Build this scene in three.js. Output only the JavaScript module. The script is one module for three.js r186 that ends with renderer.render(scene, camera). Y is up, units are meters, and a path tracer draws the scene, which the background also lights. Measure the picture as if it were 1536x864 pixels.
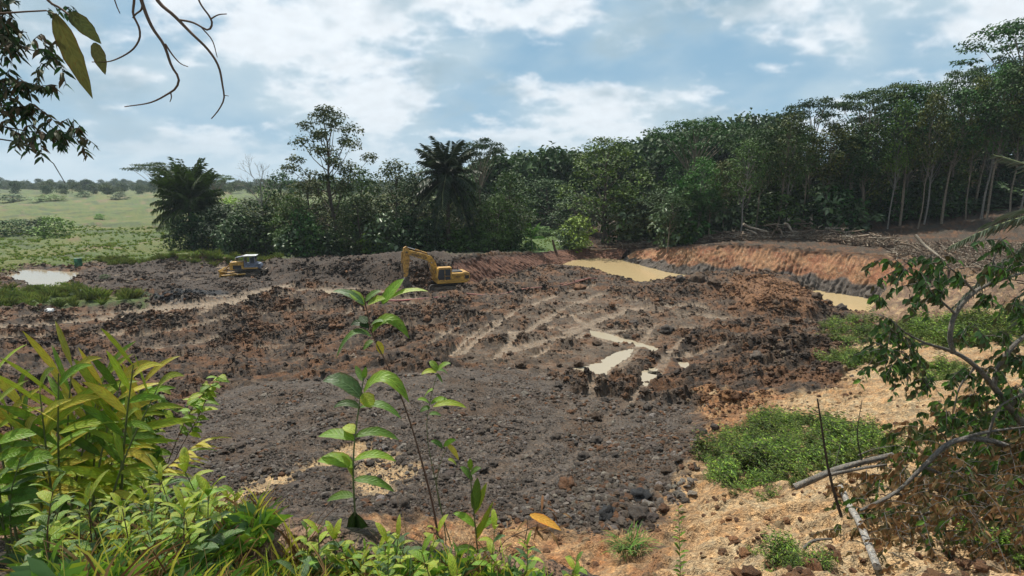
import * as THREE from 'three';
import { mergeGeometries, mergeVertices } from 'three/addons/utils/BufferGeometryUtils.js';
import { RoundedBoxGeometry } from 'three/addons/geometries/RoundedBoxGeometry.js';
import { createNoise2D, createNoise3D } from 'simplex-noise';

// ---------------------------------------------------------------- camera, sky, sun, exposure
const scene = new THREE.Scene();
const F = 800, PITCH = 10.9 * Math.PI / 180, EYE = 13;            // focal length in photo pixels (1536 x 864), tilt, eye height over the pit floor
const camera = new THREE.PerspectiveCamera(2 * Math.atan(432 / F) * 180 / Math.PI, 16 / 9, 0.05, 9000);
camera.position.set(0, EYE, 0);
camera.lookAt(0, EYE - Math.sin(PITCH), -Math.cos(PITCH));
const renderer = new THREE.WebGLRenderer({ antialias: true });
renderer.toneMapping = THREE.LinearToneMapping;
renderer.toneMappingExposure = 1.55;
renderer.shadowMap.enabled = true;

function rng(seed) { let s = seed >>> 0; return () => { s = (s + 0x6d2b79f5) | 0; let t = Math.imul(s ^ (s >>> 15), 1 | s); t = (t + Math.imul(t ^ (t >>> 7), 61 | t)) ^ t; return ((t ^ (t >>> 14)) >>> 0) / 4294967296; }; }
const noiseA = createNoise2D(rng(11)), noiseB = createNoise2D(rng(23)), noiseC = createNoise2D(rng(37)), noise3 = createNoise3D(rng(51));
const clamp = (v, a = 0, b = 1) => Math.min(b, Math.max(a, v));
const sstep = (a, b, v) => { const t = clamp((v - a) / (b - a)); return t * t * (3 - 2 * t); };
const mix = (a, b, t) => a + (b - a) * t;
const fbm = (n, x, y, o, g = 0.5) => { let s = 0, a = 1, t = 0; for (let i = 0; i < o; i++) { s += a * n(x, y); t += a; x = x * 2.03 + 17.1; y = y * 2.03 - 9.7; a *= g; } return s / t; };

const SUN_AZ = -22 * Math.PI / 180, SUN_EL = 54 * Math.PI / 180;
const toSun = new THREE.Vector3(Math.sin(SUN_AZ) * Math.cos(SUN_EL), Math.sin(SUN_EL), -Math.cos(SUN_AZ) * Math.cos(SUN_EL));
const sun = new THREE.DirectionalLight(new THREE.Color().setRGB(1, 0.94, 0.83), 5.0);
sun.position.copy(toSun).multiplyScalar(300); sun.target.position.set(0, 0, -60);
sun.castShadow = true; sun.shadow.mapSize.set(4096, 4096); sun.shadow.radius = 1;
Object.assign(sun.shadow.camera, { left: -140, right: 140, top: 140, bottom: -140, near: 1, far: 700 });
scene.add(sun, sun.target);

{ // sky: hazy blue air with broken cumulus and thin grey sheets, the same all round
  const W = 3072, H = 1536, data = new Float32Array(W * H * 4);
  for (let row = 0; row < H; row++) {
    const el = ((row + 0.5) / H - 0.5) * Math.PI, y = Math.sin(el), ce = Math.cos(el);
    for (let col = 0; col < W; col++) {
      const i = (row * W + col) * 4;
      if (y < -0.002) { data[i] = 0.30; data[i + 1] = 0.34; data[i + 2] = 0.32; data[i + 3] = 1; continue; }
      const az = ((col + 0.5) / W - 0.5) * 2 * Math.PI, dx = Math.cos(az) * ce, dz = Math.sin(az) * ce;
      const yy = Math.max(y, 0);
      const up = Math.pow(1 - yy, 3.2);
      let r = mix(0.105, 0.205, up), g = mix(0.235, 0.345, up), b = mix(0.375, 0.45, up);
      const k = 1.35 / (yy + 0.36), px = dx * k, pz = dz * k, low = sstep(0.0, 0.11, yy);
      const big = fbm(noiseA, px * 0.62 + 3.3, pz * 0.62 + 8.1, 3, 0.5), soft = fbm(noiseB, px * 1.3 + 4, pz * 1.3 - 6, 5, 0.55);
      const puff = 0.55 * fbm(noiseB, px * 1.15 + 2, pz * 1.45, 4, 0.55) + 0.8 * (0.42 - fbm((u, v) => Math.abs(noiseC(u, v)), px * 1.5 + 7, pz * 2.0, 7, 0.62));
      const fine = fbm(noiseC, px * 7.2, pz * 9.2, 5, 0.62), cs = clamp(dx * toSun.x + y * toSun.y + dz * toSun.z), glow = Math.pow(cs, 6);
      // a thin pale sheet, bright puffs in it, blue-grey thick cloud over both
      const sheet = sstep(-0.55, 0.55, 0.6 * big + 0.7 * soft + 0.08) * mix(0.45, 0.85, low); r = mix(r, 0.36, sheet); g = mix(g, 0.448, sheet); b = mix(b, 0.50, sheet);
      const white = sstep(0.02, 0.42, puff + 0.35 * big + 0.10 * fine + 0.15) * mix(0.30, 0.92, low), wl = 0.62 + 0.07 * fine + 0.06 * glow; r = mix(r, wl * 0.95, white); g = mix(g, wl, white); b = mix(b, wl * 1.05, white);
      const grey = sstep(0.05, 0.62, fbm(noiseA, px * 0.95 + 31, pz * 1.05 + 12, 5, 0.55) + 0.30 * soft) * 0.75 * low; r = mix(r, 0.215 + 0.03 * fine, grey); g = mix(g, 0.308 + 0.03 * fine, grey); b = mix(b, 0.37 + 0.03 * fine, grey);
      const add = 0.04 * glow + 0.5 * Math.pow(cs, 60);
      data[i] = r + add; data[i + 1] = g + add; data[i + 2] = b + add * 0.95; data[i + 3] = 1;
    }
  }
  const sky = new THREE.DataTexture(data, W, H, THREE.RGBAFormat, THREE.FloatType);
  sky.mapping = THREE.EquirectangularReflectionMapping; sky.magFilter = THREE.LinearFilter; sky.needsUpdate = true;
  scene.background = sky; scene.environment = sky;
}
scene.fog = new THREE.FogExp2(new THREE.Color().setRGB(0.72, 0.84, 0.95), 0.00015);

// ---------------------------------------------------------------- helpers
const Z = (py) => Math.tan(Math.atan((py - 432) / F) + PITCH);               // slope of the sight line through a photo row
function ray(px, py) { const c = Math.cos(PITCH), s = Math.sin(PITCH), u = (px - 768) / F, v = (432 - py) / F; return new THREE.Vector3(u, -s + v * c, -c - v * s); }
function onDrop(px, py, D) { const d = ray(px, py); const t = D / -d.y; return new THREE.Vector3(d.x * t, EYE - D, d.z * t); }     // point D metres under the eye
function atDepth(px, py, z) { const d = ray(px, py); const t = z / -d.z; return new THREE.Vector3(d.x * t, EYE + d.y * t, -z); }    // point z metres ahead
const taken = new Map();
function numbered(n) { const k = taken.get(n) ?? 0; taken.set(n, k + 1); return k ? `${n}_${String(k).padStart(3, '0')}` : n; }
function tag(o, label, category, group) { o.userData.label = label; o.userData.category = category; if (group) o.userData.group = group; return o; }
function shade(o) { o.traverse((m) => { if (m.isMesh) { m.castShadow = true; m.receiveShadow = true; } }); return o; }
function thing(name, label, category, pos, turn = 0, group) { const o = new THREE.Group(); o.name = numbered(name); o.position.copy(pos); o.rotation.y = turn; scene.add(o); return tag(o, label, category, group); }
function part(name, geo, mat, parent) { const m = new THREE.Mesh(geo, mat); m.name = name; m.castShadow = m.receiveShadow = true; parent.add(m); return m; }
function struct(name, geo, mat) { const m = part(numbered(name), geo, mat, scene); m.userData.kind = 'structure'; m.userData.label = undefined; return m; }
function dup(root, label, pos, turn = 0, scale = 1, group) { const r = root.clone(); r.name = numbered(root.name.replace(/_\d\d\d$/, '')); r.userData = { ...root.userData }; if (label) r.userData.label = label; if (group) r.userData.group = group; r.position.copy(pos); r.rotation.set(0, turn, 0); r.scale.setScalar(scale); scene.add(r); return r; }

// thin-plate interpolation over scattered points, in coordinates that spread like the view (slope, log distance)
function plate(points, soft = 0.002) {
  const P = points.map(([x, z, v]) => [x / (z + 3), Math.log(z + 3), v]), n = P.length, N = n + 3;
  const U = (r2) => (r2 < 1e-12 ? 0 : r2 * Math.log(r2));
  const A = Array.from({ length: N }, () => new Float64Array(N + 1));
  for (let i = 0; i < n; i++) {
    for (let j = 0; j < n; j++) { const a = P[i][0] - P[j][0], b = P[i][1] - P[j][1]; A[i][j] = U(a * a + b * b) + (i === j ? soft : 0); }
    A[i][n] = A[n][i] = 1; A[i][n + 1] = A[n + 1][i] = P[i][0]; A[i][n + 2] = A[n + 2][i] = P[i][1]; A[i][N] = P[i][2];
  }
  for (let c = 0; c < N; c++) {
    let p = c; for (let r = c + 1; r < N; r++) if (Math.abs(A[r][c]) > Math.abs(A[p][c])) p = r;
    [A[c], A[p]] = [A[p], A[c]];
    for (let r = 0; r < N; r++) if (r !== c) { const f = A[r][c] / A[c][c]; if (f) for (let k = c; k <= N; k++) A[r][k] -= f * A[c][k]; }
  }
  const w = A.map((r, i) => r[N] / r[i]);
  return (x, z) => {
    const a = x / (z + 3), b = Math.log(Math.max(z, -2) + 3); let s = w[n] + w[n + 1] * a + w[n + 2] * b;
    for (let i = 0; i < n; i++) { const p = P[i][0] - a, q = P[i][1] - b, r2 = p * p + q * q; if (r2 > 1e-12) s += w[i] * r2 * Math.log(r2); }
    return s;
  };
}
const fromPixels = (list) => list.map(([px, py, D]) => { const p = onDrop(px, py, D); return [p.x, -p.z, D]; });

// ---------------------------------------------------------------- the lie of the land
const front = plate([
  ...fromPixels([[-200, 445, 13], [0, 445, 13], [60, 415, 13], [150, 470, 12.6], [0, 488, 12.3], [300, 457, 11.8], [430, 432, 12.1], [300, 402, 12.8], [372, 416, 13], [540, 440, 12.8], [668, 434, 13.1],
    [760, 440, 13], [850, 422, 13.3], [950, 440, 13.4], [1060, 450, 13.0], [1150, 470, 12.9], [1255, 485, 13.8], [1340, 480, 12.4], [450, 500, 14.5], [300, 515, 14.0], [380, 480, 13.6], [100, 530, 12.9], [250, 570, 12.9], [400, 545, 13.9], [0, 590, 11.8], [560, 530, 13.6],
    [700, 500, 12.7], [800, 480, 12.6], [900, 500, 12.4], [1000, 490, 12.4], [1100, 510, 12], [800, 535, 12.2], [900, 550, 11.9], [1000, 560, 11.5], [1100, 560, 11], [1200, 540, 10.8], [1240, 505, 11],
    [420, 577, 10.8], [600, 563, 10.6], [740, 557, 10.9], [600, 650, 9.3], [400, 650, 9.3], [350, 730, 8], [600, 740, 8.2], [800, 620, 10], [820, 700, 8.9], [900, 650, 9.9], [900, 760, 8], [1000, 640, 9.6], [1000, 700, 8.6],
    [1040, 720, 8], [1100, 840, 6.1], [1200, 620, 8.8], [1300, 800, 5.3], [1450, 700, 5.5], [1450, 600, 7], [1400, 500, 8.8], [1300, 540, 9.5], [1500, 430, 8.6], [1450, 390, 9], [1700, 500, 6.5], [1700, 400, 7],
    [200, 720, 7.6], [60, 380, 12.8], [0, 330, 12.6], [300, 330, 12.3], [500, 395, 12.4], [600, 395, 12.4], [-300, 330, 12.5], [1500, 370, 8.6], [1700, 350, 7]]),
  [0, -1.5, 1.6], [0, 0, 1.6], [-4, 0, 1.5], [4, 0, 1.7], [-0.3, 2, 1.9], [-1.5, 2.5, 2.0], [-3, 3.4, 2.6], [-0.5, 3, 2.35], [-4, 5, 3.7], [-2, 5, 3.8], [0.3, 4.5, 4.0], [1.5, 3, 2.9], [3, 4, 3.75], [5, 5, 4.4], [-1.5, 8, 6.2], [1, 9, 7.5],
  [-400, 400, 11], [400, 400, 4], [0, 400, 10], [-800, 900, 9], [0, 900, 8], [800, 900, 4],
]);
const back = plate([
  ...fromPixels([[-300, 330, 12.5], [0, 445, 13], [0, 330, 12.6], [300, 330, 12.3], [430, 395, 12.2], [300, 402, 12.8], [500, 392, 12.5], [600, 388, 12.1], [690, 385, 10.4], [760, 383, 10.8], [830, 380, 11.4], [870, 378, 11.9], [935, 378, 12.2],
    [1000, 372, 10.6], [1100, 367, 9.2], [1200, 372, 9.1], [1300, 385, 9.1], [1360, 393, 9.2], [1450, 390, 9], [1500, 430, 8.6], [1310, 350, 8], [1150, 352, 8.6], [1480, 352, 7], [1700, 400, 7], [600, 520, 13], [1200, 540, 11]]),
  [0, 130, 12], [-20, 130, 12], [40, 130, 8.5], [75, 120, 3.5], [110, 110, 0], [60, 160, 1], [120, 180, -8], [0, 220, 9], [-60, 220, 12], [30, 260, 5], [-400, 400, 11], [400, 400, -6], [0, 400, 8], [-800, 900, 9], [0, 900, 8], [800, 900, 2], [0, 0, 1.6],
]);
const WATER = 14.0;
const footPx = [[-500, 405, 13], [300, 412, 13], [620, 436, 13], [690, 432, 13.2], [760, 420, 13.6], [830, 403, 13.9], [862, 391, WATER], [900, 387.5, WATER], [930, 390, WATER], [975, 402, WATER], [1015, 411, WATER], [1100, 420, WATER], [1200, 432, WATER], [1300, 447, WATER], [1345, 452, 13.3], [1500, 440, 10], [2100, 420, 8]];
const foot = footPx.map(([px, py, D]) => { const p = onDrop(px, py, D); return [p.x, -p.z]; });
function footSide(x, z) { // signed distance behind the foot of the cut, and how far along it
  let best = 1e9, at = 0, len = 0, sgn = 1;
  for (let i = 0; i < foot.length - 1; i++) {
    const [ax, az] = foot[i], [bx, bz] = foot[i + 1], ex = bx - ax, ez = bz - az, L = Math.hypot(ex, ez), t = clamp(((x - ax) * ex + (z - az) * ez) / (L * L));
    const qx = ax + ex * t - x, qz = az + ez * t - z, d = Math.hypot(qx, qz);
    if (d < best - 1e-9) { best = d; at = len + L * t; sgn = ex * (z - az) - ez * (x - ax) > 0 ? 1 : -1; }
    len += L;
  }
  return [best * sgn, at];
}
const BANK_RUN = 3.2;
const bumps = [ // spoil heaps: pixel of the foot, drop there, half width, half depth, height
  [1165, 466, 13, 5.0, 3.2, 1.3], [1215, 468, 13, 2.0, 2.0, 0.8], [1040, 442, 13, 4.0, 2.0, 0.8], [1075, 440, 13, 2.5, 1.8, 0.6], 
  [580, 415, 12.8, 5, 5, 0.9], [500, 412, 12.8, 8, 5, 0.7], [430, 405, 12.8, 6, 5, 0.6], [270, 398, 12.8, 7, 3, 1.2], [630, 402, 12.4, 6, 5, 0.7], [330, 395, 12.6, 5, 3, 1.1],
  [560, 470, 12.8, 5, 2.2, 0.7], [760, 512, 12.6, 2.2, 2, 0.6], [1090, 520, 12, 4, 2.2, 0.7], [1000, 505, 12.4, 2.5, 1.5, 0.5], [1180, 530, 11.2, 4, 2.5, 0.6],
].map(([px, py, D, w, l, h]) => { const p = onDrop(px, py, D); return [p.x, -p.z, w, l, h]; });
const poly = (list, D) => list.map(([px, py]) => { const p = onDrop(px, py, D); return [p.x, -p.z]; });
function polySide(P, x, z) { // positive inside, metres to the outline
  let inside = false, best = 1e9;
  for (let i = 0, j = P.length - 1; i < P.length; j = i++) {
    const [ax, az] = P[i], [bx, bz] = P[j];
    if ((az > z) !== (bz > z) && x < ((bx - ax) * (z - az)) / (bz - az) + ax) inside = !inside;
    const ex = bx - ax, ez = bz - az, t = clamp(((x - ax) * ex + (z - az) * ez) / (ex * ex + ez * ez || 1)), d = Math.hypot(ax + ex * t - x, az + ez * t - z);
    if (d < best) best = d;
  }
  return inside ? best : -best;
}
const boxOf = (P, m) => [Math.min(...P.map((p) => p[0])) - m, Math.max(...P.map((p) => p[0])) + m, Math.min(...P.map((p) => p[1])) - m, Math.max(...P.map((p) => p[1])) + m];
const within = (b, x, z) => x > b[0] && x < b[1] && z > b[2] && z < b[3];
// standing water: outline on its own level
const waters = [
  { name: 'pond', D: WATER, out: [[835, 404], [862, 391], [900, 387], [932, 389], [975, 401], [1020, 411], [1060, 417], [1010, 421], [965, 427], [930, 419], [905, 411], [860, 405]], dig: 0.9, rim: 2.2 },
  { name: 'pond', D: WATER, out: [[1205, 434], [1250, 440], [1312, 449], [1308, 462], [1290, 474], [1262, 470], [1240, 455], [1215, 446]], dig: 0.9, rim: 2.0 },
  { name: 'flooded_pool', D: 13.1, out: [[15, 414], [45, 405], [80, 407], [118, 408], [104, 422], [86, 434], [50, 428]], dig: 0.35, rim: 1.5 },
  { name: 'puddle', D: 12.0, out: [[866, 553], [900, 547], [922, 532], [946, 525], [940, 534], [920, 552], [910, 566], [892, 564], [874, 558]], dig: 0.14, rim: 1.3 },
  { name: 'puddle', D: 12.3, out: [[885, 497], [905, 500], [945, 511], [990, 524], [980, 527], [930, 514], [895, 504]], dig: 0.14, rim: 1.2 },
  { name: 'puddle', D: 11.8, out: [[985, 548], [1030, 544], [1032, 552], [1000, 560], [984, 557]], dig: 0.12, rim: 1.1 },
  { name: 'puddle', D: 11.8, out: [[958, 580], [966, 558], [980, 552], [985, 560], [972, 584]], dig: 0.12, rim: 1.1 },
  { name: 'puddle', D: 12.5, out: [[488, 437], [508, 435], [516, 438], [506, 442], [492, 441]], dig: 0.10, rim: 0.5 },
].map((w) => { const P = poly(w.out, w.D); return { ...w, P, box: boxOf(P, w.rim + 2) }; });

function baseDrop(x, z) {
  let D = front(x, z);
  if (z > 30) {
    const [s] = footSide(x, z);
    if (s > 0) D = mix(D, back(x, z), sstep(0, 1, s / BANK_RUN * 0.92 + 0.04));
    const far = sstep(160, 500, z);
    if (far > 0) D -= far * (6 * fbm(noiseA, x * 0.0022, z * 0.0022 + 3, 3) + 3.0);
  }
  for (const [bx, bz, w, l, h] of bumps) { const p = (x - bx) / w, q = (z - bz) / l, r2 = p * p + q * q; if (r2 < 9) D -= h * Math.exp(-r2 * 1.2); }
  return D;
}
function smoothDrop(x, z) {
  let D = baseDrop(x, z);
  for (const w of waters) if (within(w.box, x, z)) { const s = polySide(w.P, x, z); D = mix(D, w.D + w.dig, sstep(-w.rim, 0.35 * w.rim, s)); }
  return D;
}
function hitBase(px, py, f = baseDrop) { // where the sight line through a photo pixel meets the land
  const d = ray(px, py); let t = 1, step = 0.5, prev = 1;
  for (let i = 0; i < 900; i++) {
    const x = d.x * t, z = -d.z * t, y = d.y * t;
    if (-y >= f(x, z)) { let a = prev, b = t; for (let k = 0; k < 24; k++) { const m = (a + b) / 2; if (-d.y * m >= f(d.x * m, -d.z * m)) b = m; else a = m; } t = b; break; }
    prev = t; t += step; step = Math.max(0.15, t * 0.012);
  }
  return new THREE.Vector3(d.x * t, EYE + d.y * t, d.z * t);
}
const zoneOf = (list) => { const P = list.map(([px, py]) => { const p = hitBase(px, py); return [p.x, -p.z]; }); return { P, box: boxOf(P, 4) }; };
// ---------------------------------------------------------------- ground zones (outlined on the photograph, laid on the land)
const zone = {
  gravel: zoneOf([[222, 720], [240, 650], [335, 588], [450, 574], [600, 561], [740, 554], [820, 562], [870, 592], [950, 604], [1050, 612], [1062, 640], [1034, 690], [992, 735], [975, 790], [900, 798], [800, 785], [700, 782], [560, 778], [400, 790], [260, 800]]),
  sand: zoneOf([[1000, 950], [985, 800], [990, 738], [1046, 694], [1070, 640], [1150, 604], [1265, 585], [1262, 530], [1330, 506], [1440, 470], [1700, 455], [2200, 470], [2200, 860], [1500, 950]]),
  orange: zoneOf([[1035, 598], [1100, 592], [1175, 598], [1150, 630], [1100, 665], [1075, 700], [1050, 690], [1062, 640]]),
  bench: zoneOf([[1300, 400], [1420, 372], [1700, 350], [2000, 360], [2000, 470], [1420, 480], [1330, 505], [1300, 470]]),
  red: zoneOf([[1095, 420], [1150, 414], [1225, 432], [1240, 462], [1200, 472], [1120, 470], [1090, 450]]),
  streak: zoneOf([[262, 775], [300, 752], [380, 722], [470, 692], [540, 664], [580, 655], [545, 676], [480, 704], [400, 735], [350, 762], [320, 800], [270, 810]]),
  streak2: zoneOf([[540, 690], [590, 682], [620, 720], [590, 748], [545, 740]]),
  lower: zoneOf([[560, 790], [700, 778], [830, 792], [985, 795], [1000, 950], [560, 950]]),
  field: zoneOf([[-900, 296], [-900, 412], [0, 414], [40, 399], [110, 402], [150, 391], [280, 387], [350, 386], [430, 391], [470, 380], [440, 300], [300, 292]]),
  verge: zoneOf([[-500, 432], [60, 434], [100, 430], [140, 446], [222, 444], [218, 460], [120, 462], [-500, 470]]),
  green: zoneOf([[770, 368], [800, 340], [880, 335], [880, 378], [840, 381], [770, 381]]),
  coal: zoneOf([[222, 452], [255, 440], [330, 436], [346, 444], [262, 460]]),
  packed: zoneOf([[690, 548], [715, 500], [790, 452], [880, 432], [960, 455], [1060, 462], [1110, 478], [1010, 500], [990, 525], [940, 560], [860, 572], [800, 560], [750, 552]]),
  spoil: zoneOf([[395, 398], [440, 388], [560, 384], [690, 384], [700, 420], [640, 425], [560, 432], [430, 425]]),
  dark: zoneOf([[120, 415], [170, 398], [330, 395], [420, 410], [430, 432], [300, 450], [130, 432]]),
};
const inZone = (k, x, z, soft, wob) => { const q = zone[k]; if (!within(q.box, x, z)) return 0; return sstep(-soft, soft, polySide(q.P, x, z) + wob); };
// wheel and crawler ruts: pixels along the middle, width in metres, tone
const tracks = [
  [[[-150, 500], [0, 492], [150, 480], [300, 458], [380, 444], [432, 431]], 1.7, 1], [[[0, 478], [120, 474], [250, 458], [380, 438], [440, 427]], 0.9, 0.8], [[[-100, 512], [60, 507], [200, 497]], 1.0, 0.8],
  [[[-50, 556], [100, 540], [220, 524], [330, 505]], 0.9, 0.5], [[[330, 583], [400, 572], [480, 558], [560, 545], [620, 530]], 0.75, 0.95], [[[350, 560], [430, 545], [520, 528]], 0.5, 0.6],
  [[[680, 540], [705, 520], [730, 500], [770, 470], [830, 445], [890, 428]], 0.8, 0.75], [[[735, 545], [760, 520], [800, 490], [850, 462], [900, 442]], 0.8, 0.7], [[[560, 440], [600, 452], [640, 460], [700, 462]], 0.7, 0.6],
  [[[858, 475], [890, 496], [940, 511], [990, 525], [1030, 532]], 0.7, 0.7], [[[820, 490], [860, 498], [900, 510], [930, 520]], 0.6, 0.55], [[[770, 525], [850, 505], [900, 480], [960, 462], [1050, 458]], 1.4, 0.6],
  [[[830, 630], [880, 600], [925, 560], [958, 520], [985, 490]], 0.62, 0.5], [[[905, 640], [945, 605], [975, 570], [1005, 530], [1030, 505]], 0.62, 0.5], [[[520, 470], [560, 458], [620, 447]], 0.8, 0.7], [[[450, 435], [520, 436], [590, 440]], 1.0, 0.8],
  [[[640, 520], [690, 488], [750, 462], [820, 440]], 0.55, 0.8], [[[660, 545], [700, 510], [742, 482]], 0.6, 0.9], [[[790, 540], [830, 520], [880, 505], [950, 495], [1040, 492]], 0.6, 0.8], [[[840, 455], [900, 450], [980, 452], [1060, 462]], 0.6, 0.8], [[[760, 500], [830, 478], [900, 465]], 0.6, 0.9], [[[300, 470], [360, 455], [440, 440]], 0.5, 0.9], [[[880, 585], [900, 562], [930, 535]], 0.5, 0.6], [[[560, 470], [600, 486], [660, 500], [720, 506]], 0.7, 0.7], [[[200, 505], [300, 486], [400, 470], [480, 462]], 0.6, 0.6], [[[120, 560], [240, 540], [340, 525], [430, 520]], 0.6, 0.7], [[[1010, 540], [1080, 520], [1150, 505], [1220, 500]], 0.6, 0.5], [[[470, 540], [540, 520], [600, 505], [660, 480]], 0.5, 0.7], [[[330, 700], [440, 650], [560, 612], [680, 580]], 0.6, 0.1], [[[300, 680], [420, 628], [540, 592], [640, 566]], 0.6, 0.1], [[[700, 740], [790, 680], [860, 630], [920, 590]], 0.62, 0.25], [[[770, 760], [850, 700], [920, 650], [980, 600]], 0.62, 0.25], [[[900, 460], [1000, 470], [1090, 478], [1180, 490]], 1.6, 0.5], [[[150, 415], [260, 410], [340, 412]], 1.0, 0.3], [[[150, 425], [260, 420], [350, 420]], 1.0, 0.3], [[[280, 388], [320, 396], [350, 404]], 0.9, 0.6],
].map(([px, w, tone]) => { const P = px.map(([a, b]) => { const p = hitBase(a, b); return [p.x, -p.z]; }); return { P, w, tone, box: boxOf(P, w + 1.5) }; });
function rut(x, z) { // [how much, tone, metres along]
  let best = 0, tone = 0, along = 0, side = 0;
  for (const t of tracks) {
    if (!within(t.box, x, z)) continue;
    let len = 0;
    for (let i = 0; i < t.P.length - 1; i++) {
      const [ax, az] = t.P[i], [bx, bz] = t.P[i + 1], ex = bx - ax, ez = bz - az, L = Math.hypot(ex, ez), u = clamp(((x - ax) * ex + (z - az) * ez) / (L * L)), d = Math.hypot(ax + ex * u - x, az + ez * u - z);
      const k = 1 - sstep(t.w * 0.43, t.w * 0.56, d + 0.10 * noiseB(x * 1.3, z * 1.3) + 0.06 * noiseA(x * 4, z * 4));
      if (k > best) { best = k; tone = t.tone; along = len + L * u; side = d; }
      len += L;
    }
  }
  return [best, tone, along, side];
}
function cover(x, z) { // what lies on the ground here
  const w = 0.5 * noiseA(x * 0.7, z * 0.7) + 0.25 * noiseB(x * 2.1, z * 2.1), W = w * 3;
  const c = { gravel: inZone('gravel', x, z, 0.35, w * 0.9), sand: inZone('sand', x, z, 0.5, w), orange: inZone('orange', x, z, 0.5, w), bench: z > 25 ? inZone('bench', x, z, 1.2, W * 0.6) : 0, red: inZone('red', x, z, 1, W * 0.4),
    streak: Math.max(inZone('streak', x, z, 0.2, w * 0.7), inZone('streak2', x, z, 0.4, w)), lower: inZone('lower', x, z, 0.5, w), field: z > 40 ? Math.max(inZone('field', x, z, 1.2, W), sstep(190, 240, z + 10 * w)) : 0, verge: inZone('verge', x, z, 0.6, W * 0.5), green: inZone('green', x, z, 1, W * 0.5), coal: inZone('coal', x, z, 0.5, W * 0.3), dark: inZone('dark', x, z, 1, W * 0.5) };
  c.packed = inZone('packed', x, z, 0.8, W * 0.5) * (0.45 + 0.55 * sstep(-0.25, 0.25, noiseB(x * 0.35, z * 0.35)));
  c.near = (1 - sstep(6.5, 9, Math.hypot(x, z) + w - (x < -2 ? 1 : 0))) * (1 - sstep(0.3, 1.8, x + w));
  c.floor = 0; c.spoil = z > 60 ? inZone('spoil', x, z, 1.5, W * 0.5) : 0; c.dark = Math.max(c.dark, c.spoil);
  if (z > 55) { const [s] = footSide(x, z); c.floor = sstep(BANK_RUN + 1.0, BANK_RUN + 3.5, s + w * 1.5) * (x > -42 ? 1 : 0); c.floor *= (1 - c.spoil) * (1 - 0.75 * c.bench); c.top = sstep(BANK_RUN * 0.6, BANK_RUN + 1.2, s); }
  [c.rut, c.tone, c.along, c.side] = z > 15 && z < 130 ? rut(x, z) : [0, 0, 0, 0];
  c.rut *= (1 - c.floor) * (1 - 0.8 * c.gravel);
  return c;
}
const roughness = (x, z) => clamp(0.36 + 0.95 * noiseC(x * 0.15, z * 0.15) + 0.25 * noiseA(x * 0.5, z * 0.5));
const billow = (n, x, z) => Math.abs(n(x, z));
function clodDrop(x, z, c) { // relief of the surface itself
  const soft = Math.max(c.field, c.verge, c.green), bare = 1 - soft;
  const r = Math.hypot(x, z);
  const rough = roughness(x, z);
  const lu = x * 0.94 + z * 0.34, lv = z * 0.94 - x * 0.34, flow = r > 20 && r < 110 ? (0.45 - billow(noiseB, lu * 0.09 + 3, lv * 0.42)) * 0.55 + (0.45 - billow(noiseC, lu * 0.22, lv * 1.05)) * 0.22 : 0;
  const clods = billow(noiseA, x * 0.62, z * 0.62) * 0.27 + billow(noiseB, x * 1.5, z * 1.5) * 0.17 + (r < 75 ? billow(noiseC, x * 3.4, z * 3.4) * 0.10 : 0.04) + (r < 45 ? noiseA(x * 8, z * 8) * 0.035 : 0);
  const fineClods = billow(noiseB, x * 0.5, z * 0.5) * 0.12 + billow(noiseA, x * 2.6, z * 2.6) * 0.05 + (r < 40 ? billow(noiseC, x * 7, z * 7) * 0.05 + noiseB(x * 16, z * 16) * 0.014 : 0);
  const sandy = noiseA(x * 0.55, z * 0.55) * 0.10 + (0.5 - billow(noiseB, x * 0.55 + z * 0.35, z * 0.75)) * 0.30 + billow(noiseA, x * 2.2, z * 2.2) * 0.06 + (r < 40 ? noiseC(x * 4, z * 4) * 0.015 + noiseA(x * 11, z * 11) * 0.005 : 0);
  const smooth = Math.max(c.gravel, Math.max(c.sand * (1 - c.orange), c.lower, c.near));
  let h = clods * (0.3 + 1.1 * rough) + flow * (1 - (c.floor ?? 0)) + (r > 22 ? (0.5 - billow(noiseA, x * 0.21 + 5, z * 0.30)) * 0.55 * rough * (1 - (c.floor ?? 0)) : 0);
  h = mix(h, sandy, Math.max(c.sand * (1 - 0.7 * c.orange), c.lower, c.near)); h = mix(h, fineClods + 0.12 * noiseC(x * 0.3, z * 0.3), c.gravel); h = mix(h, h - 0.12, c.streak);
  h = mix(h, 0.12 * noiseA(x * 0.3, z * 0.3) + 0.9 * noiseB(x * 0.045, z * 0.06) + 0.3 * noiseC(x * 0.13, z * 0.16), soft);
  h = mix(h, h * 0.5, c.dark * (1 - c.spoil) * bare); h = mix(h, h * 0.3, c.packed);
  if (c.rut > 0) h = mix(h, -0.14 + 0.07 * Math.abs(Math.sin(c.along * 3.14159 / 0.40 + c.side)) + h * 0.13, c.rut);
  return -h;
}
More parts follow.
